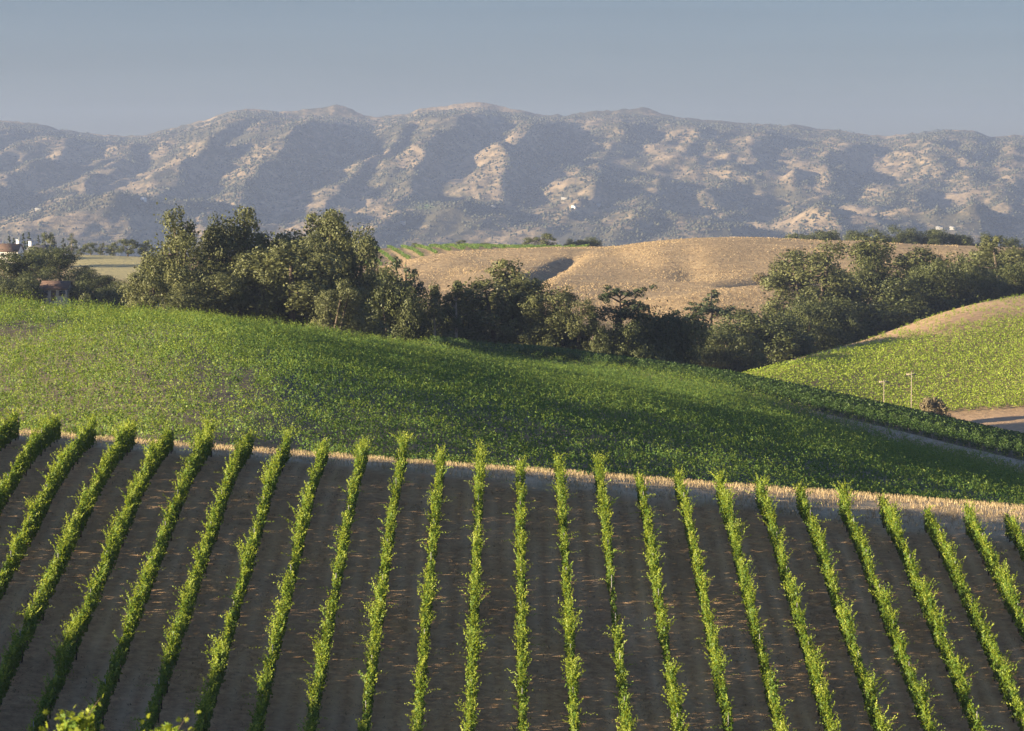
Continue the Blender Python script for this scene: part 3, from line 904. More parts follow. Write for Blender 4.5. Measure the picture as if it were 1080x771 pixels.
# hedge-like rows beyond the track: ends face the track
ep_mesh = mesh_np("end_post", *tube([[0, 0, -.2], [-.30, -.22, .85]], [.035, .03], 4), M['post'])
def hedge_rows():
    bs = np.linspace(455, 1200, 1500)
    D5 = pchip(LN[4][0], LN[4][1], bs); X5 = (bs - 540) / F * D5
    s = np.concatenate([[0], np.cumsum(np.hypot(np.diff(X5), np.diff(D5)))])
    for i, si in enumerate(np.arange(0, s[-1], 2.55)):
        b = np.interp(si, s, bs); x0 = np.interp(si, s, X5); y0 = np.interp(si, s, D5)
        q = np.random.default_rng(300 + i)
        root = empty("vine_row", (x0, y0, gz(x0, y0)))
        tag(root, "rounded hedge-like vine row with its end facing the dirt track", "vine row", "hedge-like vine rows beyond the dirt track")
        o0 = np.array(root.location)
        L = 72.0
        n1, n2 = 1900, 2600
        u = np.concatenate([q.uniform(.3, 9, n1), q.uniform(9, L, n2)])
        sz = np.concatenate([q.uniform(.16, .27, n1), q.uniform(.24, .40, n2)])
        n = len(u)
        dx, dy = .42, .9075
        a = q.uniform(0, np.pi * 2, n); rr = np.sqrt(q.random(n))
        vig = 1 + .18 * noise(u * .6 + i * 7.1, np.full(n, i * 2.3))
        vig = vig * (1 + .34 * np.exp(-((u - 1.2) / 1.1) ** 2) - .50 * np.exp(-((u - 4.3) / 1.4) ** 2))
        side = np.cos(a) * rr * .62 * vig
        hz = 1.18 + np.sin(a) * rr * .84 * vig
        x = x0 + dx * u - dy * side; y = y0 + dy * u + dx * side
        P = np.stack([x, y, T(x, y) + hz], -1) - o0
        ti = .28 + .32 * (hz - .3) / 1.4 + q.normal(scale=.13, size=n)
        cl = [leaves(P, sz, ti, up=.4)]
        m = 46
        us = np.concatenate([q.uniform(.2, 9, 16), q.uniform(9, L, m - 16)])
        x = x0 + dx * us; y = y0 + dy * us
        bb = np.stack([x, y, T(x, y) + 1.4], -1) - o0
        d = q.normal(size=(m, 3)) * .5 + np.array([0, 0, .8]); d /= np.linalg.norm(d, axis=1, keepdims=True)
        cl.append(shoots(bb, d, q.uniform(.3, .6, m), 5, .22, .5))
        Vv, Fq, tt = cat_clouds(cl)
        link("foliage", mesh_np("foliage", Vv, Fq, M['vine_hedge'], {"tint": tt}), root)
        p = link("end_post", ep_mesh, root); p.location = (-.5, -.35, gz(x0 - .5, y0 - .35) - o0[2])
        p.rotation_euler = (0, 0, q.uniform(-.3, .3))
hedge_rows()

# tussocks on the golden hill
n = 60000
tb = rng.uniform(330, 1010, n); ty = rng.uniform(820, 1150, n)
tx = (tb - 540) / F * ty
k_ = (rng.random(n) < np.clip(.35 + .8 * fbm(tx * .03, ty * .02, 4), .05, 1)) & (ty < pchip(LN[14][0], LN[14][1], tb) - 2) & ~((tb < 640) & (ty > np.interp(tb, [380, 400, 440, 480, 540, 640, 700], [1062, 1062, 1082, 1104, 1128, 1158, 1178])))
tx, ty = tx[k_], ty[k_]
Vv, Fq, ti = blades(tx, ty, rng.uniform(.12, .4, len(tx)), .32, .36 + rng.normal(scale=.16, size=len(tx)), .5)
tag(link("hill_grass", mesh_np("hill_grass", Vv, Fq, M['grass'], {"tint": ti})), "dry grass tussocks over the golden hill", "grass", kind="stuff")

# weeds along the track
n = 9000
wb = rng.uniform(560, 1150, n)
D4 = pchip(LN[3][0], LN[3][1], wb)
wy = D4 + rng.normal(scale=1.6, size=n) + np.where(rng.random(n) < .5, 0, 4.5)
wx = (wb - 540) / F * wy
Vv, Fq, ti = blades(wx, wy, rng.uniform(.1, .45, n), .09, .35 + rng.normal(scale=.25, size=n), .5)
tag(link("track_weeds", mesh_np("track_weeds", Vv, Fq, M['grass'], {"tint": ti})), "dry weeds along the edges of the dirt track", "weeds", kind="stuff")

# sunlit vineyard on the right hill
def hill_vines():
    th = R(24)
    uu, vv = np.meshgrid(np.arange(-200, 340, 1.25), np.arange(-200, 320, 1.9))
    uu = uu.ravel() + rng.normal(scale=.15, size=uu.size); vv = vv.ravel() + rng.normal(scale=.12, size=uu.size)
    x = uu * math.cos(th) - vv * math.sin(th) + 90
    y = uu * math.sin(th) + vv * math.cos(th) + 600
    b = x / np.maximum(y, 1) * F + 540
    D8 = pchip(LN[7][0], LN[7][1], b); D10 = pchip(LN[9][0], LN[9][1], b)
    ok = (b > 735) & (b < 1300) & (y > D8 + 8) & (y < D10 + 2)
    x, y, b, D10 = x[ok], y[ok], b[ok], D10[ok]
    rimw = .25 + .75 * ss(850, 1000, b)
    near_rim = ss(-62, -18, (y - D10) / rimw + 14 * fbm(x * .03, y * .03, 2))
    pat = fbm(x * .05, y * .02, 3)
    ok = (rng.random(len(x)) < 1 - .6 * near_rim - .04 * ss(.0, .5, pat)) & (y < D10 - 4 + 3 * noise(x * .1, y * .1))
    x, y, near_rim = x[ok], y[ok], near_rim[ok]
    n = len(x); z = T(x, y)
    nl = 28
    sc = 1 - .45 * near_rim
    e = rng.normal(size=(n, nl, 3)) * np.array([.42, .34, .2]) * sc[:, None, None]
    e[..., 2] = np.abs(e[..., 2]) + rng.uniform(.2, 1.15, (n, nl)) * sc[:, None]
    P = np.stack([x, y, z], -1)[:, None] + e
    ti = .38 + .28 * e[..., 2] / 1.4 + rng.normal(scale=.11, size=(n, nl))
    Vv, Fq, tt = leaves(P.reshape(-1, 3), rng.uniform(.26, .40, n * nl) * np.repeat(sc, nl), ti.ravel(), up=.4)
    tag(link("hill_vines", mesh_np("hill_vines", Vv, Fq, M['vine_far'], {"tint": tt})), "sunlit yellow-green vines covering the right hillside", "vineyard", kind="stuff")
hill_vines()

# striped far vineyard on the shoulder of the golden hill
def far_rows():
    for i in range(17):
        bA = 366 + 14.5 * i
        bB = bA + 22
        yA = 1198.0
        yB = float(np.interp(bB, [380, 400, 440, 480, 540, 640, 700], [1064, 1064, 1084, 1106, 1130, 1160, 1180])) + 3
        xA, xB = (bA - 540) / F * yA, (bB - 540) / F * yB
        root = empty("vine_row", (xA, yA, gz(xA, yA)))
        tag(root, "thin dark green far vine row on the golden hill shoulder", "vine row", "striped far vineyard rows")
        o0 = np.array(root.location)
        n = int(np.hypot(xB - xA, yB - yA) * 16) + 30
        q = np.random.default_rng(500 + i)
        t = q.random(n)
        x = xA + (xB - xA) * t + q.normal(scale=.3, size=n); y = yA + (yB - yA) * t + q.normal(scale=.3, size=n)
        P = np.stack([x, y, T(x, y) + q.uniform(.2, 1.25, n)], -1) - o0
        Vv, Fq, tt = leaves(P, q.uniform(.35, .6, n), q.uniform(.2, .8, n), up=.4)
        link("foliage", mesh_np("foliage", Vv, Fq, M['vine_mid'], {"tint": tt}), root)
far_rows()

# ------------------------------------------------------------------ trees: unit-height prototypes (trunk mesh, crown mesh)
def lump_leaves(C, Rr, per, size, tint, q, flat=.8, inner=.25):
    n = len(C)
    d = q.normal(size=(n, per, 3)); d /= np.linalg.norm(d, axis=2, keepdims=True)
    rr = np.where(q.random((n, per)) < inner, q.uniform(.2, .8, (n, per)), q.uniform(.75, 1.08, (n, per)))
    off = d * rr[..., None] * Rr[:, None, None]; off[..., 2] *= flat
    P = C[:, None] + off
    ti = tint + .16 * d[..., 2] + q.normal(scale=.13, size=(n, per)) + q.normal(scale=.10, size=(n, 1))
    return leaves(P.reshape(-1, 3), q.uniform(.75, 1.25, n * per) * size, ti.ravel(), up=.1, normal=d.reshape(-1, 3) * 1.3)

def cauliflower(C, Rr, sub, per, size, tint, q, flat=.85):
    """billowing crown: each lump carries smaller lumps, each of those a shell of leaves"""
    n = len(C)
    d = q.normal(size=(n, sub, 3)); d[..., 2] += .35; d /= np.linalg.norm(d, axis=2, keepdims=True)
    off = d * (Rr[:, None] * q.uniform(.62, .95, (n, sub)))[..., None]; off[..., 2] *= flat
    SC = (C[:, None] + off).reshape(-1, 3)
    SR = (Rr[:, None] * q.uniform(.30, .50, (n, sub))).ravel()
    m = len(SC)
    e = q.normal(size=(m, per, 3)); e /= np.linalg.norm(e, axis=2, keepdims=True)
    P = SC[:, None] + e * (SR[:, None] * q.uniform(.70, 1.06, (m, per)))[..., None] * np.array([1, 1, flat])
    nn = e + .55 * np.repeat(d.reshape(-1, 1, 3), per, 1)
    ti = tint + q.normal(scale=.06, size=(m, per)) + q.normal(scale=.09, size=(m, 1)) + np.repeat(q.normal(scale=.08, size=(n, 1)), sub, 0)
    shell = leaves(P.reshape(-1, 3), q.uniform(.7, 1.25, m * per) * size, ti.ravel(), up=.1, normal=nn.reshape(-1, 3), loose=.42)
    k = int(per * 2.2)
    Q = C[:, None] + q.normal(size=(n, k, 3)) * (Rr * .42)[:, None, None]
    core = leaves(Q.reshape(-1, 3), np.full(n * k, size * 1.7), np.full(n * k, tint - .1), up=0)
    return [shell, core]

def proto(kind, seed):
    """height 1, crown radius about .3-.5; returns trunk mesh, crown mesh"""
    q = np.random.default_rng(seed)
    br = []
    cl = []
    def limb(p0, p1, r0, r1):
        mid = (np.array(p0) + p1) / 2 + q.normal(scale=.02, size=3)
        br.append(tube([p0, mid, p1], [r0, (r0 + r1) / 2, r1], 6))
    if kind == 'euc':
        nst = q.integers(3, 6)
        C, Rr = [], []
        for st in range(nst):
            a = 6.28 * st / nst + q.normal(scale=.4)
            out = q.uniform(.08, .20)
            tz = q.uniform(.70, .93) if st else .93
            topx = np.array([math.cos(a) * out, math.sin(a) * out, tz - .06])
            b0 = np.array([q.normal() * .014, q.normal() * .014, -.02])
            m1 = b0 * .55 + topx * .45 + q.normal(scale=.015, size=3)
            br.append(tube([b0, m1, topx * .75 + m1 * .25, topx], [.024, .017, .010, .004], 6))
            C.append(topx); Rr.append(q.uniform(.085, .12))
            for t in np.linspace(.14, .90, 8):
                base = b0 * (1 - t) + topx * t
                ang = a + q.normal(scale=1.1)
                reach = (.06 + .13 * math.sin(min(1, .2 + t * .85) * math.pi) ** .7) * q.uniform(.5, 1.15)
                c = base + [math.cos(ang) * reach, math.sin(ang) * reach, q.uniform(-.02, .04)]
                br.append(tube([base, (base + c) / 2 + [0, 0, -.01], c], [.008, .006, .003], 4))
                C.append(c); Rr.append(q.uniform(.075, .125))
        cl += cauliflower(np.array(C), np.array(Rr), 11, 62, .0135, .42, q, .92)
        tm, lm = M['bark'], M['euc']
    elif kind == 'oak':
        C, Rr = [], []
        br.append(tube([[0, 0, -.03], [.01, 0, .12], [.0, .01, .28]], [.045, .036, .03], 6))
        for j in range(26):
            a = q.uniform(0, 6.28); e = math.asin(q.uniform(-.95, 1))
            rr = q.uniform(.72, 1.0) if j < 21 else q.uniform(.15, .5)
            c = np.array([math.cos(a) * math.cos(e) * .37 * rr, math.sin(a) * math.cos(e) * .37 * rr, .45 + math.sin(e) * .38 * rr])
            C.append(c); Rr.append(q.uniform(.13, .20))
            if j % 3 == 0: limb([0, 0, .22], c * .8 + [0, 0, .04], .02, .006)
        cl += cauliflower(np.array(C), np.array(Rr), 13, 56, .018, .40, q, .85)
        tm, lm = M['bark'], M['oak']
    elif kind == 'pine':
        br.append(tube([[0, 0, -.02], [.008, 0, .4], [-.004, .006, .75], [0, 0, .97]], [.028, .021, .012, .004], 6))
        C, Rr = [], []
        for j in range(26):
            t = q.uniform(.28, .98)
            a = q.uniform(0, 6.28); reach = .30 * (1 - .62 * t) * q.uniform(.5, 1.25)
            c = np.array([math.cos(a) * reach, math.sin(a) * reach, t + q.uniform(-.01, .04)])
            br.append(tube([[0, 0, t - .03], c * [.5, .5, 1], c], [.009, .006, .003], 4))
            C.append(c); Rr.append(q.uniform(.05, .085))
        C = np.array(C); Rr = np.array(Rr)
        C2 = np.repeat(C, 2, 0) + q.normal(size=(len(C) * 2, 3)) * np.repeat(Rr, 2)[:, None] * .9
        cl += [lump_leaves(C, Rr, 130, .020, .4, q, .6), lump_leaves(C2, np.repeat(Rr, 2) * .55, 60, .018, .5, q, .6)]
        tm, lm = M['bark'], M['pine']
    elif kind == 'poplar':
        br.append(tube([[0, 0, -.02], [.004, 0, .4], [0, 0, .95]], [.02, .014, .003], 6))
        C, Rr = [], []
        for j in range(34):
            t = q.uniform(.10, .97); a = q.uniform(0, 6.28)
            reach = .155 * math.sin(min(1, .15 + t * .9) * math.pi) ** .6 * q.uniform(.3, 1.05)
            c = np.array([math.cos(a) * reach, math.sin(a) * reach, t])
            C.append(c); Rr.append(q.uniform(.035, .07))
            if j % 2: br.append(tube([[0, 0, max(.05, t - .1)], c], [.006, .003], 4))
        cl.append(lump_leaves(np.array(C), np.array(Rr), 150, .019, .45, q, 1.25))
        tm, lm = M['palebark'], M['poplar']
    elif kind == 'conifer':
        br.append(tube([[0, 0, -.02], [0, 0, .98]], [.022, .003], 6))
        C, Rr = [], []
        for j in range(40):
            t = q.uniform(.08, 1.0); a = q.uniform(0, 6.28); reach = .17 * (1 - t) ** .8 * q.uniform(.4, 1.1)
            C.append([math.cos(a) * reach, math.sin(a) * reach, t]); Rr.append(.02 + .045 * (1 - t))
        cl.append(lump_leaves(np.array(C), np.array(Rr), 60, .028, .4, q, .8))
        tm, lm = M['bark'], M['pine']
    elif kind == 'round':
        br.append(tube([[0, 0, -.03], [.01, 0, .15], [0, .01, .4]], [.03, .025, .016], 6))
        C, Rr = [], []
        for j in range(22):
            a = q.uniform(0, 6.28); e = math.asin(q.uniform(-1, 1)); rr = q.uniform(.5, 1)
            c = np.array([math.cos(a) * math.cos(e) * .34 * rr, math.sin(a) * math.cos(e) * .34 * rr, .47 + math.sin(e) * .42 * rr])
            C.append(c); Rr.append(q.uniform(.09, .14))
            if j % 4 == 0: limb([0, 0, .3], c * .85, .012, .004)
        cl.append(lump_leaves(np.array(C), np.array(Rr), 110, .042, .5, q, .85))
        tm, lm = M['bark'], M['poplar']
    elif kind == 'shrub':
        C, Rr = [], []
        for j in range(30):
            a = q.uniform(0, 6.28); e = math.asin(q.uniform(0, 1)); rr = q.uniform(.5, 1.0)
            c = np.array([math.cos(a) * math.cos(e) * .52 * rr, math.sin(a) * math.cos(e) * .52 * rr, .18 + math.sin(e) * .62 * rr])
            C.append(c); Rr.append(q.uniform(.09, .19))
            br.append(tube([[0, 0, -.05], c], [.03, .008], 4))
        cl += cauliflower(np.array(C), np.array(Rr), 8, 40, .04, .45, q, .9)
        tm, lm = M['bark'], M['bushb']
    Vb, Fb = join(br)
    Vv, Fq, tt = cat_clouds(cl)
    return mesh_np("trunk", Vb, Fb, tm, None, True), mesh_np("crown", Vv, Fq, lm, {"tint": tt})
NP = {'euc': 6, 'oak': 5, 'pine': 3, 'poplar': 3, 'conifer': 2, 'round': 3, 'shrub': 1}
# half width of the crown of each unit prototype, for sizing
PROTO = {}
for kd, c in NP.items():
    PROTO[kd] = []
    for i in range(c):
        tm, cm = proto(kd, 700 + 31 * i + len(kd) * 7)
        co = np.empty(len(cm.vertices) * 3, np.float32); cm.vertices.foreach_get("co", co); co = co.reshape(-1, 3)
        PROTO[kd].append((tm, cm, float(np.percentile(np.abs(co[:, 0]), 97)), float(np.percentile(co[:, 2], 99.7))))
KN = {'euc': ("eucalyptus_tree", "tree"), 'oak': ("oak_tree", "tree"), 'pine': ("pine_tree", "tree"), 'poplar': ("poplar_tree", "tree"), 'conifer': ("conifer_tree", "tree"), 'round': ("broadleaf_tree", "tree"), 'shrub': ("shrub", "shrub")}
_tc = [0]
def tree(kind, px, top, D, width, label, group):
    """crown top at photo row 'top', crown about 'width' photo pixels wide"""
    _tc[0] += 1
    q = np.random.default_rng(900 + _tc[0])
    x = (px - 540) / F * D
    z = gz(x, D)
    tm, cm, hw, ht = PROTO[kind][q.integers(NP[kind])]
    H = max((zpy(top, D) - z) / ht, .5)
    W = (1.6 if kind == 'euc' else 1.15) * width / F * D / 2 / hw
    W = min(max(W, (.7 if kind in ('euc', 'oak') else .5) * H), 1.7 * H)
    root = empty(KN[kind][0], (x, D, z), q.uniform(0, 6.28), (W, W, H))
    tag(root, label, KN[kind][1], group)
    link("trunk", tm, root); link("crown", cm, root)
    return root

GV = "eucalyptus grove behind the middle slope"
for a in [
    ('euc', 158, 272, 444, 34, "small sparse eucalyptus at the left end of the grove"),
    ('euc', 184, 252, 460, 46, "mid-height eucalyptus stepping up the left side of the grove"),
    ('euc', 207, 222, 466, 50, "tall eucalyptus forming the first peak of the grove from the left"),
    ('euc', 245, 231, 471, 52, "rounded eucalyptus top just right of the grove's first peak"),
    ('euc', 276, 221, 470, 50, "tall eucalyptus forming the middle peak of the grove"),
    ('euc', 312, 227, 474, 52, "tall eucalyptus right of the middle peak of the grove"),
    ('euc', 336, 225, 470, 50, "tall eucalyptus at the right shoulder of the grove"),
    ('euc', 354, 246, 460, 36, "eucalyptus filling the right flank of the grove"),
    ('euc', 222, 282, 441, 46, "lower bushy eucalyptus in front of the grove's first peak"),
    ('euc', 304, 256, 446, 76, "broad pale eucalyptus in front at the grove's middle"),
    ('euc', 262, 270, 444, 44, "lower eucalyptus between the two front crowns of the grove"),
    ('euc', 176, 300, 434, 40, "low eucalyptus skirting the left foot of the grove"),
    ('euc', 350, 296, 428, 34, "slim short eucalyptus at the right foot of the grove"),
    ('euc', 374, 243, 460, 40, "narrow tufted tree with rounded clumps right of the grove")]:
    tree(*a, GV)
GT = "tree belt below the golden hill"
for a in [
    ('oak', 398, 283, 506, 50, "dark evergreen beside the narrow tufted tree"),
    ('pine', 428, 272, 509, 48, "dark bushy conifer left of the narrow pale poplars"),
    ('oak', 414, 296, 500, 44, "low dark evergreen in front of the bushy conifer"),
    ('poplar', 458, 300, 502, 24, "narrow pale poplar, left of a pair below the golden hill"),
    ('poplar', 481, 297, 505, 32, "broader pale poplar, right of a pair below the golden hill"),
    ('euc', 528, 276, 513, 62, "tallest olive eucalyptus in the belt below the golden hill's gully"),
    ('euc', 552, 296, 508, 40, "eucalyptus leaning against the right of the belt's tallest tree"),
    ('euc', 578, 305, 509, 44, "rounded olive eucalyptus left of the open-topped pine"),
    ('euc', 604, 316, 508, 38, "small eucalyptus stepping down towards the open-topped pine"),
    ('poplar', 626, 328, 505, 20, "slender pale tree at the foot of the open-topped pine"),
    ('pine', 654, 301, 513, 54, "open-topped dark pine standing alone against the golden hill"),
    ('oak', 672, 330, 509, 60, "dark round oak under the open-topped pine"),
    ('oak', 640, 343, 506, 40, "low dark oak left of the open-topped pine's foot"),
    ('oak', 446, 308, 519, 44, "dark oak filling behind the left narrow poplar"),
    ('oak', 500, 312, 519, 44, "dark oak filling between the broader poplar and the belt's tallest tree"),
    ('oak', 592, 326, 520, 44, "dark low oak behind the small eucalyptus of the belt"),
    ('oak', 690, 332, 519, 46, "dark low oak at the foot right of the open-topped pine"),
    ('oak', 704, 326, 517, 40, "greyish oak between the pine and the right oak clump")]:
    tree(*a, GT)
GO = "oaks along the rim of the right hill"
for a in [
    ('pine', 750, 307, 680, 54, "feathery dark tree at the left of the right oak clump, against the golden hill"),
    ('oak', 732, 342, 630, 52, "pale rounded oak at the front left of the right clump"),
    ('oak', 790, 327, 660, 84, "broad dark oak over the little tree with a bare trunk"),
    ('oak', 762, 345, 636, 46, "rounded oak between the pale and the broad dark oak"),
    ('round', 792, 354, 636, 26, "little pale tree with a visible trunk at the oaks' foot"),
    ('oak', 826, 350, 668, 50, "dark oak closing the right side of the broad dark oak"),
    ('euc', 852, 257, 730, 60, "tall open eucalyptus rising against the golden hill's right end"),
    ('oak', 852, 312, 700, 58, "leafy oak at the foot of the tall open eucalyptus"),
    ('oak', 905, 262, 770, 56, "dark oak right of the tall open eucalyptus"),
    ('euc', 938, 251, 775, 60, "tall olive tree at the highest point of the right clump"),
    ('oak', 918, 292, 725, 94, "largest rounded oak at the front of the right clump"),
    ('oak', 884, 314, 712, 58, "oak bulging left of the largest rounded oak"),
    ('oak', 952, 305, 745, 60, "shaded oak right of the largest rounded oak"),
    ('oak', 996, 269, 745, 62, "rounded oak standing free right of the main clump"),
    ('oak', 1036, 283, 755, 46, "dark oak in the dip between two paler oaks at right"),
    ('euc', 1062, 250, 790, 52, "tall pale tree near the right edge of the photo"),
    ('oak', 1074, 277, 765, 48, "rounded oak at the right edge on the hill rim"),
    ('oak', 1034, 262, 820, 44, "olive oak behind the dark dip at right"),
    ('oak', 972, 280, 760, 40, "dark oak tucked behind the gap left of the free-standing oak"),
    ('oak', 1112, 262, 790, 60, "oak just past the right edge on the hill rim")]:
    tree(*a, GO)
GL = "dark oaks below the white house"
for a in [
    ('oak', 16, 266, 640, 66, "large olive-topped oak at the left edge below the white house"),
    ('oak', 62, 262, 690, 62, "broad dark oak right of the olive-topped one, below the dark roof"),
    ('oak', 100, 284, 640, 62, "dark rounded oak right of the low brown-roofed shed"),
    ('oak', -14, 285, 610, 60, "dark oak at the extreme left edge"),
    ('oak', 40, 284, 615, 30, "low dark oak left of the low brown-roofed shed"),
    ('oak', 22, 292, 600, 40, "low dark oak filling below the olive-topped oak"),
    ('oak', 84, 296, 606, 34, "low dark oak right beside the low brown-roofed shed"),
    ('oak', 137, 304, 610, 26, "small dark bush-like oak at the foot of the pale field"),
    ('oak', 120, 296, 625, 36, "low dark oak sloping down toward the pale field"),
    ('round', 90, 309, 560, 14, "tiny pale bush in front of the dark oaks")]:
    tree(*a, GL)
GR = "small trees along the far left ridge"
for a in [
    ('conifer', 10, 249, 1170, 7, "small dark conifer directly behind the brown roof"),
    ('conifer', 15, 251, 1180, 6, "shorter dark conifer behind the brown roof"),
    ('conifer', 25, 246, 1180, 8, "dark conifer spire just right of the brown roof"),
    ('conifer', 31, 245, 1185, 8, "tallest dark conifer spire, above the white gable"),
    ('conifer', 41, 248, 1185, 6, "slim conifer left of the dark roof's middle"),
    ('conifer', 46, 249, 1180, 6, "slim conifer above the dark roof's middle"),
    ('round', 51, 245, 1170, 12, "pale rounded tree above the right of the dark roof"),
    ('conifer', 67, 251, 1150, 9, "dark conifer left of the tall pale ridge tree"),
    ('poplar', 76, 246, 1140, 18, "tall pale pointed tree on the left ridge"),
    ('round', 96, 256, 1130, 18, "round dark green tree between the pointed tree and pale poplars"),
    ('poplar', 106, 257, 1140, 5, "thin pale poplar, left of two on the ridge"),
    ('poplar', 109, 256, 1140, 5, "thin pale poplar, right of two on the ridge"),
    ('round', 119, 255, 1130, 17, "rounded tree right of the thin pale poplars"),
    ('round', 135, 252, 1125, 18, "largest pale rounded tree above the sloping field"),
    ('round', 154, 253, 1130, 18, "rounded tree at the right end of the field's ridge"),
    ('round', 38, 260, 1010, 26, "broad tree hiding the wall under the dark roof"),
    ('round', 58, 259, 1020, 22, "rounded tree in front of the right end of the dark roof"),
    ('round', 86, 262, 1100, 12, "low tree below the tall pointed ridge tree")]:
    tree(*a, GR)
GH = "trees along the far crest"
for a in [
    ('round', 438, 256, 1230, 14, "tiny low tree at the striped vineyard's left end"),
    ('round', 487, 253, 1235, 18, "low dark tree behind the striped vineyard"),
    ('oak', 512, 256, 1240, 12, "tiny low bush right of the low dark tree"),
    ('round', 561, 250, 1235, 16, "smaller tree left of the rounded crest tree"),
    ('round', 577, 246, 1235, 22, "rounded olive tree on the far crest"),
    ('oak', 606, 252, 1240, 22, "flat dark tree right of the rounded crest tree"),
    ('oak', 622, 250, 1245, 24, "wider flat dark tree at the end of the striped vineyard"),
    ('round', 836, 246, 1260, 18, "first small crest tree right of the golden hilltop"),
    ('oak', 868, 243, 1260, 28, "low broad crest tree right of the golden hilltop"),
    ('oak', 850, 247, 1255, 18, "low crest tree between two broader ones"),
    ('oak', 908, 241, 1240, 34, "rounded crest tree where the wooded ridge begins"),
    ('oak', 930, 244, 1250, 26, "crest tree between two taller rounded ones"),
    ('oak', 952, 238, 1250, 30, "highest crest tree of the wooded right ridge"),
    ('oak', 982, 242, 1255, 32, "broad crest tree right of the highest one"),
    ('oak', 1008, 247, 1255, 28, "lower crest tree before the ridge's right end"),
    ('oak', 1030, 246, 1260, 28, "second lower crest tree before the ridge's right end"),
    ('oak', 1054, 250, 1260, 28, "crest tree partly behind the tall pale right tree"),
    ('oak', 1078, 248, 1260, 30, "crest tree at the right edge of the photo"),
    ('oak', 966, 255, 1130, 34, "nearer wooded slope tree below the highest crest tree"),
    ('oak', 1000, 259, 1130, 34, "nearer wooded slope tree above the free-standing oak"),
    ('oak', 905, 252, 1120, 30, "slope tree at the left end of the wooded ridge's lower rank"),
    ('oak', 946, 250, 1120, 32, "slope tree below the gap left of the highest crest tree"),
    ('oak', 985, 252, 1125, 32, "slope tree below the broad crest tree"),
    ('oak', 1044, 256, 1110, 32, "slope tree left of the tall pale right tree"),
    ('oak', 1012, 266, 1060, 34, "lower slope tree between the free-standing oak and the dark dip"),
    ('oak', 975, 266, 1060, 34, "lower slope tree left above the free-standing oak"),
    ('oak', 1078, 262, 1080, 34, "lower slope tree at the right edge"),
    ('oak', 925, 256, 1140, 26, "nearer slope tree left of the wooded ridge"),
    ('oak', 1022, 258, 1120, 30, "nearer slope tree behind the dark dip at right")]:
    tree(*a, GH)
tree('shrub', 985, 419, 562, 24, "round brownish shrub beside the bare bank and utility poles", None)
tree('shrub', 802, 288, 925, 14, "small dark shrub in the golden hill's side hollow", None)

# ------------------------------------------------------------------ utility poles
def utility_pole(px, top, D, label):
    x = (px - 540) / F * D; z = gz(x, D); h = zpy(top, D) - z
    root = empty("utility_pole", (x, D, z), R(8))
    tag(root, label, "utility pole", "utility poles below the right hill")
    link("pole", mesh_np("pole", *tube([[0, 0, -.3], [0, 0, h * .5], [0, 0, h]], [.09, .08, .065], 6), M['pole'], None, True), root)
    arm = link("crossarm", mesh_np("crossarm", *box(-1.0, 1.0, .11, .21, h - .62, h - .42), M['pole']), root)
    for s in (-.9, -.45, .45, .9):
        link("insulator", mesh_np("insulator", *tube([[s, .2, h - .42], [s, .2, h - .2]], [.05, .04], 6), M['pole']), arm)
    for s in (-1, 1):
        link("brace", mesh_np("brace", *tube([[s * .8, .16, h - .6], [0, .16, h - 1.25]], [.035, .035], 4), M['steel']), root)
utility_pole(933, 400, 562, "shorter pale utility pole, farther left of the brown shrub")
utility_pole(962, 392, 557, "taller pale utility pole nearest the brown shrub")

# ------------------------------------------------------------------ houses
def gable(x0, x1, y0, y1, z0, zr, over=.4, th=.18):
    """gable roof shell, ridge along x"""
    ym = (y0 + y1) / 2
    a, b = x0 - over, x1 + over
    c, d = y0 - over, y1 + over
    V = [[a, c, z0], [b, c, z0], [b, ym, zr], [a, ym, zr], [a, d, z0], [b, d, z0]]
    V = V + [[v[0], v[1], v[2] + th] for v in V]
    Fq = [[0, 3, 2, 1], [3, 4, 5, 2], [6, 7, 8, 9], [9, 8, 11, 10], [0, 1, 7, 6], [4, 10, 11, 5], [0, 6, 9, 3], [3, 9, 10, 4], [1, 2, 8, 7], [2, 5, 11, 8]]
    return np.array(V, float), np.array(Fq)
def wall_mesh(x0, x1, y0, y1, z0, z1, zr):
    ym = (y0 + y1) / 2
    V = [[x0, y0, z0], [x1, y0, z0], [x1, y1, z0], [x0, y1, z0], [x0, y0, z1], [x1, y0, z1], [x1, y1, z1], [x0, y1, z1], [x0, ym, zr], [x1, ym, zr]]
    Fq = [[0, 1, 5, 4], [1, 2, 6, 5], [2, 3, 7, 6], [3, 0, 4, 7], [4, 5, 9, 8], [6, 7, 8, 9], [5, 6, 9, 9], [7, 4, 8, 8]]
    return np.array(V, float), np.array(Fq)
def quads_tris(V, Fq):
    me = bpy.data.meshes.new("wall")
    me.from_pydata([tuple(v) for v in V], [], [tuple(dict.fromkeys(int(i) for i in f)) for f in Fq])
    return me
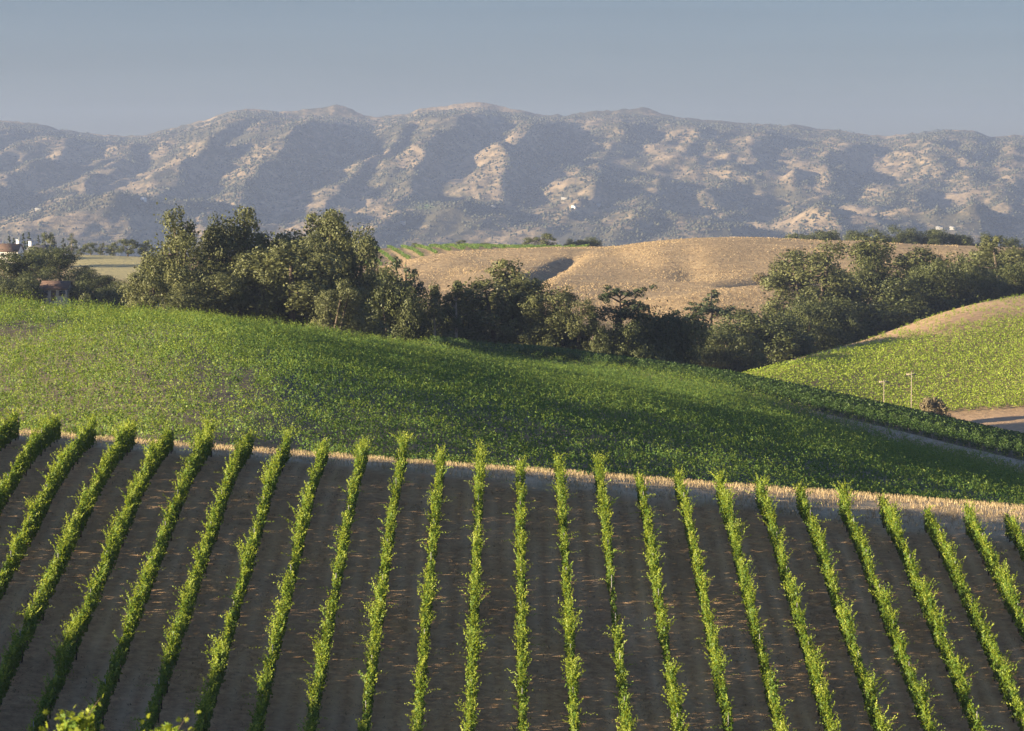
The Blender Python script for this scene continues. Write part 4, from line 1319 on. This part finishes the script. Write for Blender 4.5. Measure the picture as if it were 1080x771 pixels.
def house(loc, rz, w, d, h, rise, wallm, roofm, label, group=None, chim=(), nwin=3, detail=True):
    root = empty("house", loc, rz)
    tag(root, label, "house", group)
    V, Fq = wall_mesh(-w/2, w/2, -d/2, d/2, -2.5, h, h + rise)
    me = quads_tris(V, Fq); me.materials.append(wallm)
    link("wall", me, root)
    rf = link("roof", mesh_np("roof", *gable(-w/2, w/2, -d/2, d/2, h + .02 - .4 * rise / (d / 2), h + rise + .02), roofm), root)
    for (cx, cy_, ch) in chim:
        c = link("chimney", mesh_np("chimney", *join([box(cx - .75, cx + .75, cy_ - .6, cy_ + .6, h - .5, h + rise + ch), box(cx - .9, cx + .9, cy_ - .75, cy_ + .75, h + rise + ch + .003, h + rise + ch + .25)]), M['white']), rf)
    if detail:
        for i in range(nwin):
            cx = -w/2 + w * (i + .5) / nwin
            if i == nwin // 2:
                link("door", mesh_np("door", *box(cx - .5, cx + .5, -d/2 - .06, -d/2 + .05, -.1, 2.1), M['door']), root)
                continue
            wf = link("window", mesh_np("window", *box(cx - .75, cx + .75, -d/2 - .05, -d/2 + .05, .9, 2.2), M['greyroof']), root)
            link("pane", mesh_np("pane", *box(cx - .62, cx + .62, -d/2 - .07, -d/2 - .052, 1.02, 2.08), M['glass']), wf)
    return root
def at_ground(px, D):
    x = (px - 540) / F * D
    return np.array([x, D, gz(x, D)])
p = at_ground(9, 1060); p[2] = zpy(273, 1060)
house(p, R(-6), 9.5, 8, 2.9, 2.6, M['white'], M['brownroof'], "white house with brown roof and white chimneys at the left edge", None, [(-3.6, .5, 1.4), (3.9, .5, 1.4)], 4)
p = at_ground(45, 1075); p[2] = zpy(271, 1075)
house(p, R(-10), 9.5, 7, 2.6, 1.8, M['white'], M['darkroof'], "long house with dark roof and white gable chimney on the left ridge", None, [(-4.3, -.4, 1.3)], 4)

p = at_ground(60, 604); p[2] = zpy(297, 604) - 3.9
house(p, R(-7), 5.6, 5.0, 2.5, 1.4, M['stone'], M['brownroof'], "low brown-roofed shed half hidden between dark oaks at left", None, (), 3)

def mount_point(px, py):
    yy = np.arange(4750, 7900, 4.0); xx = (px - 540) / F * yy
    zz = mount_z(xx, yy)
    pp = YH - zz / yy * F
    i = np.argmax(pp <= py)
    return np.array([xx[i], yy[i], zz[i]])
for (px, py, w, d, h, rise, rm, lb) in [
    (152, 213, 13, 11, 6.0, 2.5, 'white', "brightest white house on the mountainside above the left trees"),
    (42, 222, 22, 9, 3.0, 1.5, 'white', "long low white building on the mountain foot at far left"),
    (258, 221, 10, 8, 4.0, 2.0, 'white', "small pale house on the mountain above the grove's middle"),
    (425, 237, 14, 10, 4.5, 2.0, 'white', "white house among trees at the mountain foot above the narrow tufted tree"),
    (596, 210, 22, 8, 2.6, 1.2, 'greyroof', "long thin pale shed, upper of the cluster at the mountain centre"),
    (605, 220, 12, 9, 4.0, 2.5, 'white', "white-roofed house, middle of the cluster at the mountain centre"),
    (631, 218, 11, 9, 4.5, 2.0, 'greyroof', "small pale house, rightmost of the cluster at the mountain centre"),
    (520, 219, 14, 9, 3.0, 1.5, 'greyroof', "low greyish building on the mountain left of the centre cluster"),
    (990, 242, 18, 9, 4.0, 2.0, 'white', "pale building, left of a pair at the mountain foot at right"),
    (1004, 242, 14, 9, 4.0, 2.0, 'white', "pale building, right of a pair at the mountain foot at right")]:
    p = mount_point(px, py)
    p[2] += 1.0
    house(p, rng.uniform(-.4, .2), w * .72, d * .7, h * .7, rise * .7, M['white' if px in (152, 605) else 'stone'], M[rm if px in (152, 605) else 'greyroof'], lb, "pale buildings scattered on the mountainside", (), 3, False)

# ------------------------------------------------------------------ near vine tips at the bottom edge
def near_vine(px, top, D, spread, lx, label, seed):
    q = np.random.default_rng(seed)
    x = (px - 540) / F * D; z = gz(x, D); h = zpy(top, D) - z
    root = empty("grapevine", (x, D, z))
    tag(root, label, "grapevine")
    link("trunk", mesh_np("trunk", *tube([[0, 0, -.1], [.03, .02, .4], [0, -.03, .9], [.02, 0, h * .62]], [.05, .04, .035, .015], 6), M['vinewood'], None, True), root)
    link("stake", mesh_np("stake", *tube([[.08, .05, -.2], [.08, .05, h * .7]], [.02, .02], 4), M['steel']), root)
    n = 520
    u_ = q.random(n)
    zz_ = .6 + (h - .76) * u_ ** .6
    P = np.stack([np.clip(q.normal(scale=spread, size=n), -2 * spread, 2 * spread) * (1.25 - .6 * u_) + lx * .25 * u_, q.normal(scale=.2, size=n), zz_], -1)
    cl = [palmate(P, q.uniform(.075, .125, n), .5 + q.normal(scale=.15, size=n), q)]
    for i in range(11):
        L = (h - .62) * .0 + (.62 if i == 0 else q.uniform(.2, .5))
        b = np.array([q.normal(scale=spread), q.normal(scale=.15), h - .55]) if i else np.array([0, 0, h - .60])
        lean = np.array([lx if i == 0 else q.normal(scale=.4), q.normal(scale=.3), 1.0]); lean /= np.linalg.norm(lean)
        m = 14
        t = np.linspace(0, 1, m)[:, None]
        C = b + lean * t * L + np.array([np.sign(lx) * .10, 0, 0]) * t ** 2
        if i == 0: link("cane", mesh_np("cane", *tube(C, np.linspace(.008, .003, m), 4), M['vinewood']), root)
        P = C + q.normal(scale=.045, size=(m, 3))
        cl.append(palmate(P, (.115 - .055 * t[:, 0]) * q.uniform(.8, 1.2, m), .6 + .3 * t[:, 0], q))
    Vv, Fq, tt = cat_clouds(cl)
    link("foliage", mesh_np("foliage", Vv, Fq, M['vine'], {"tint": tt}), root)
near_vine(66, 735, 26, .10, .35, "closer blurred vine tip at the lower left, the taller of two", 3)
near_vine(164, 753, 27, .11, .3, "closer blurred vine tip at the bottom edge, the lower of two", 4)

# ------------------------------------------------------------------ haze
zmax = float(MZ.max()) + 30
zmin = float(min(GZ.min(), MZ.min())) - 1
bx = mesh_np("haze", *box(-9500, 9500, -260, 9400, zmin - 1, zmax))
hm = bpy.data.materials.new("haze_air")
hm.use_nodes = True
nt = hm.node_tree
nt.nodes.remove(nt.nodes["Principled BSDF"])
pv = N(nt, "ShaderNodeVolumePrincipled")
pv.inputs["Color"].default_value = (.395, .495, .76, 1)
pv.inputs["Density"].default_value = HAZE
pv.inputs["Anisotropy"].default_value = 0.1
nt.links.new(pv.outputs[0], nt.nodes["Material Output"].inputs["Volume"])
bx.materials.append(hm)
tag(link("haze", bx), "pale blue evening haze over the valley and mountains", "haze", kind="stuff")
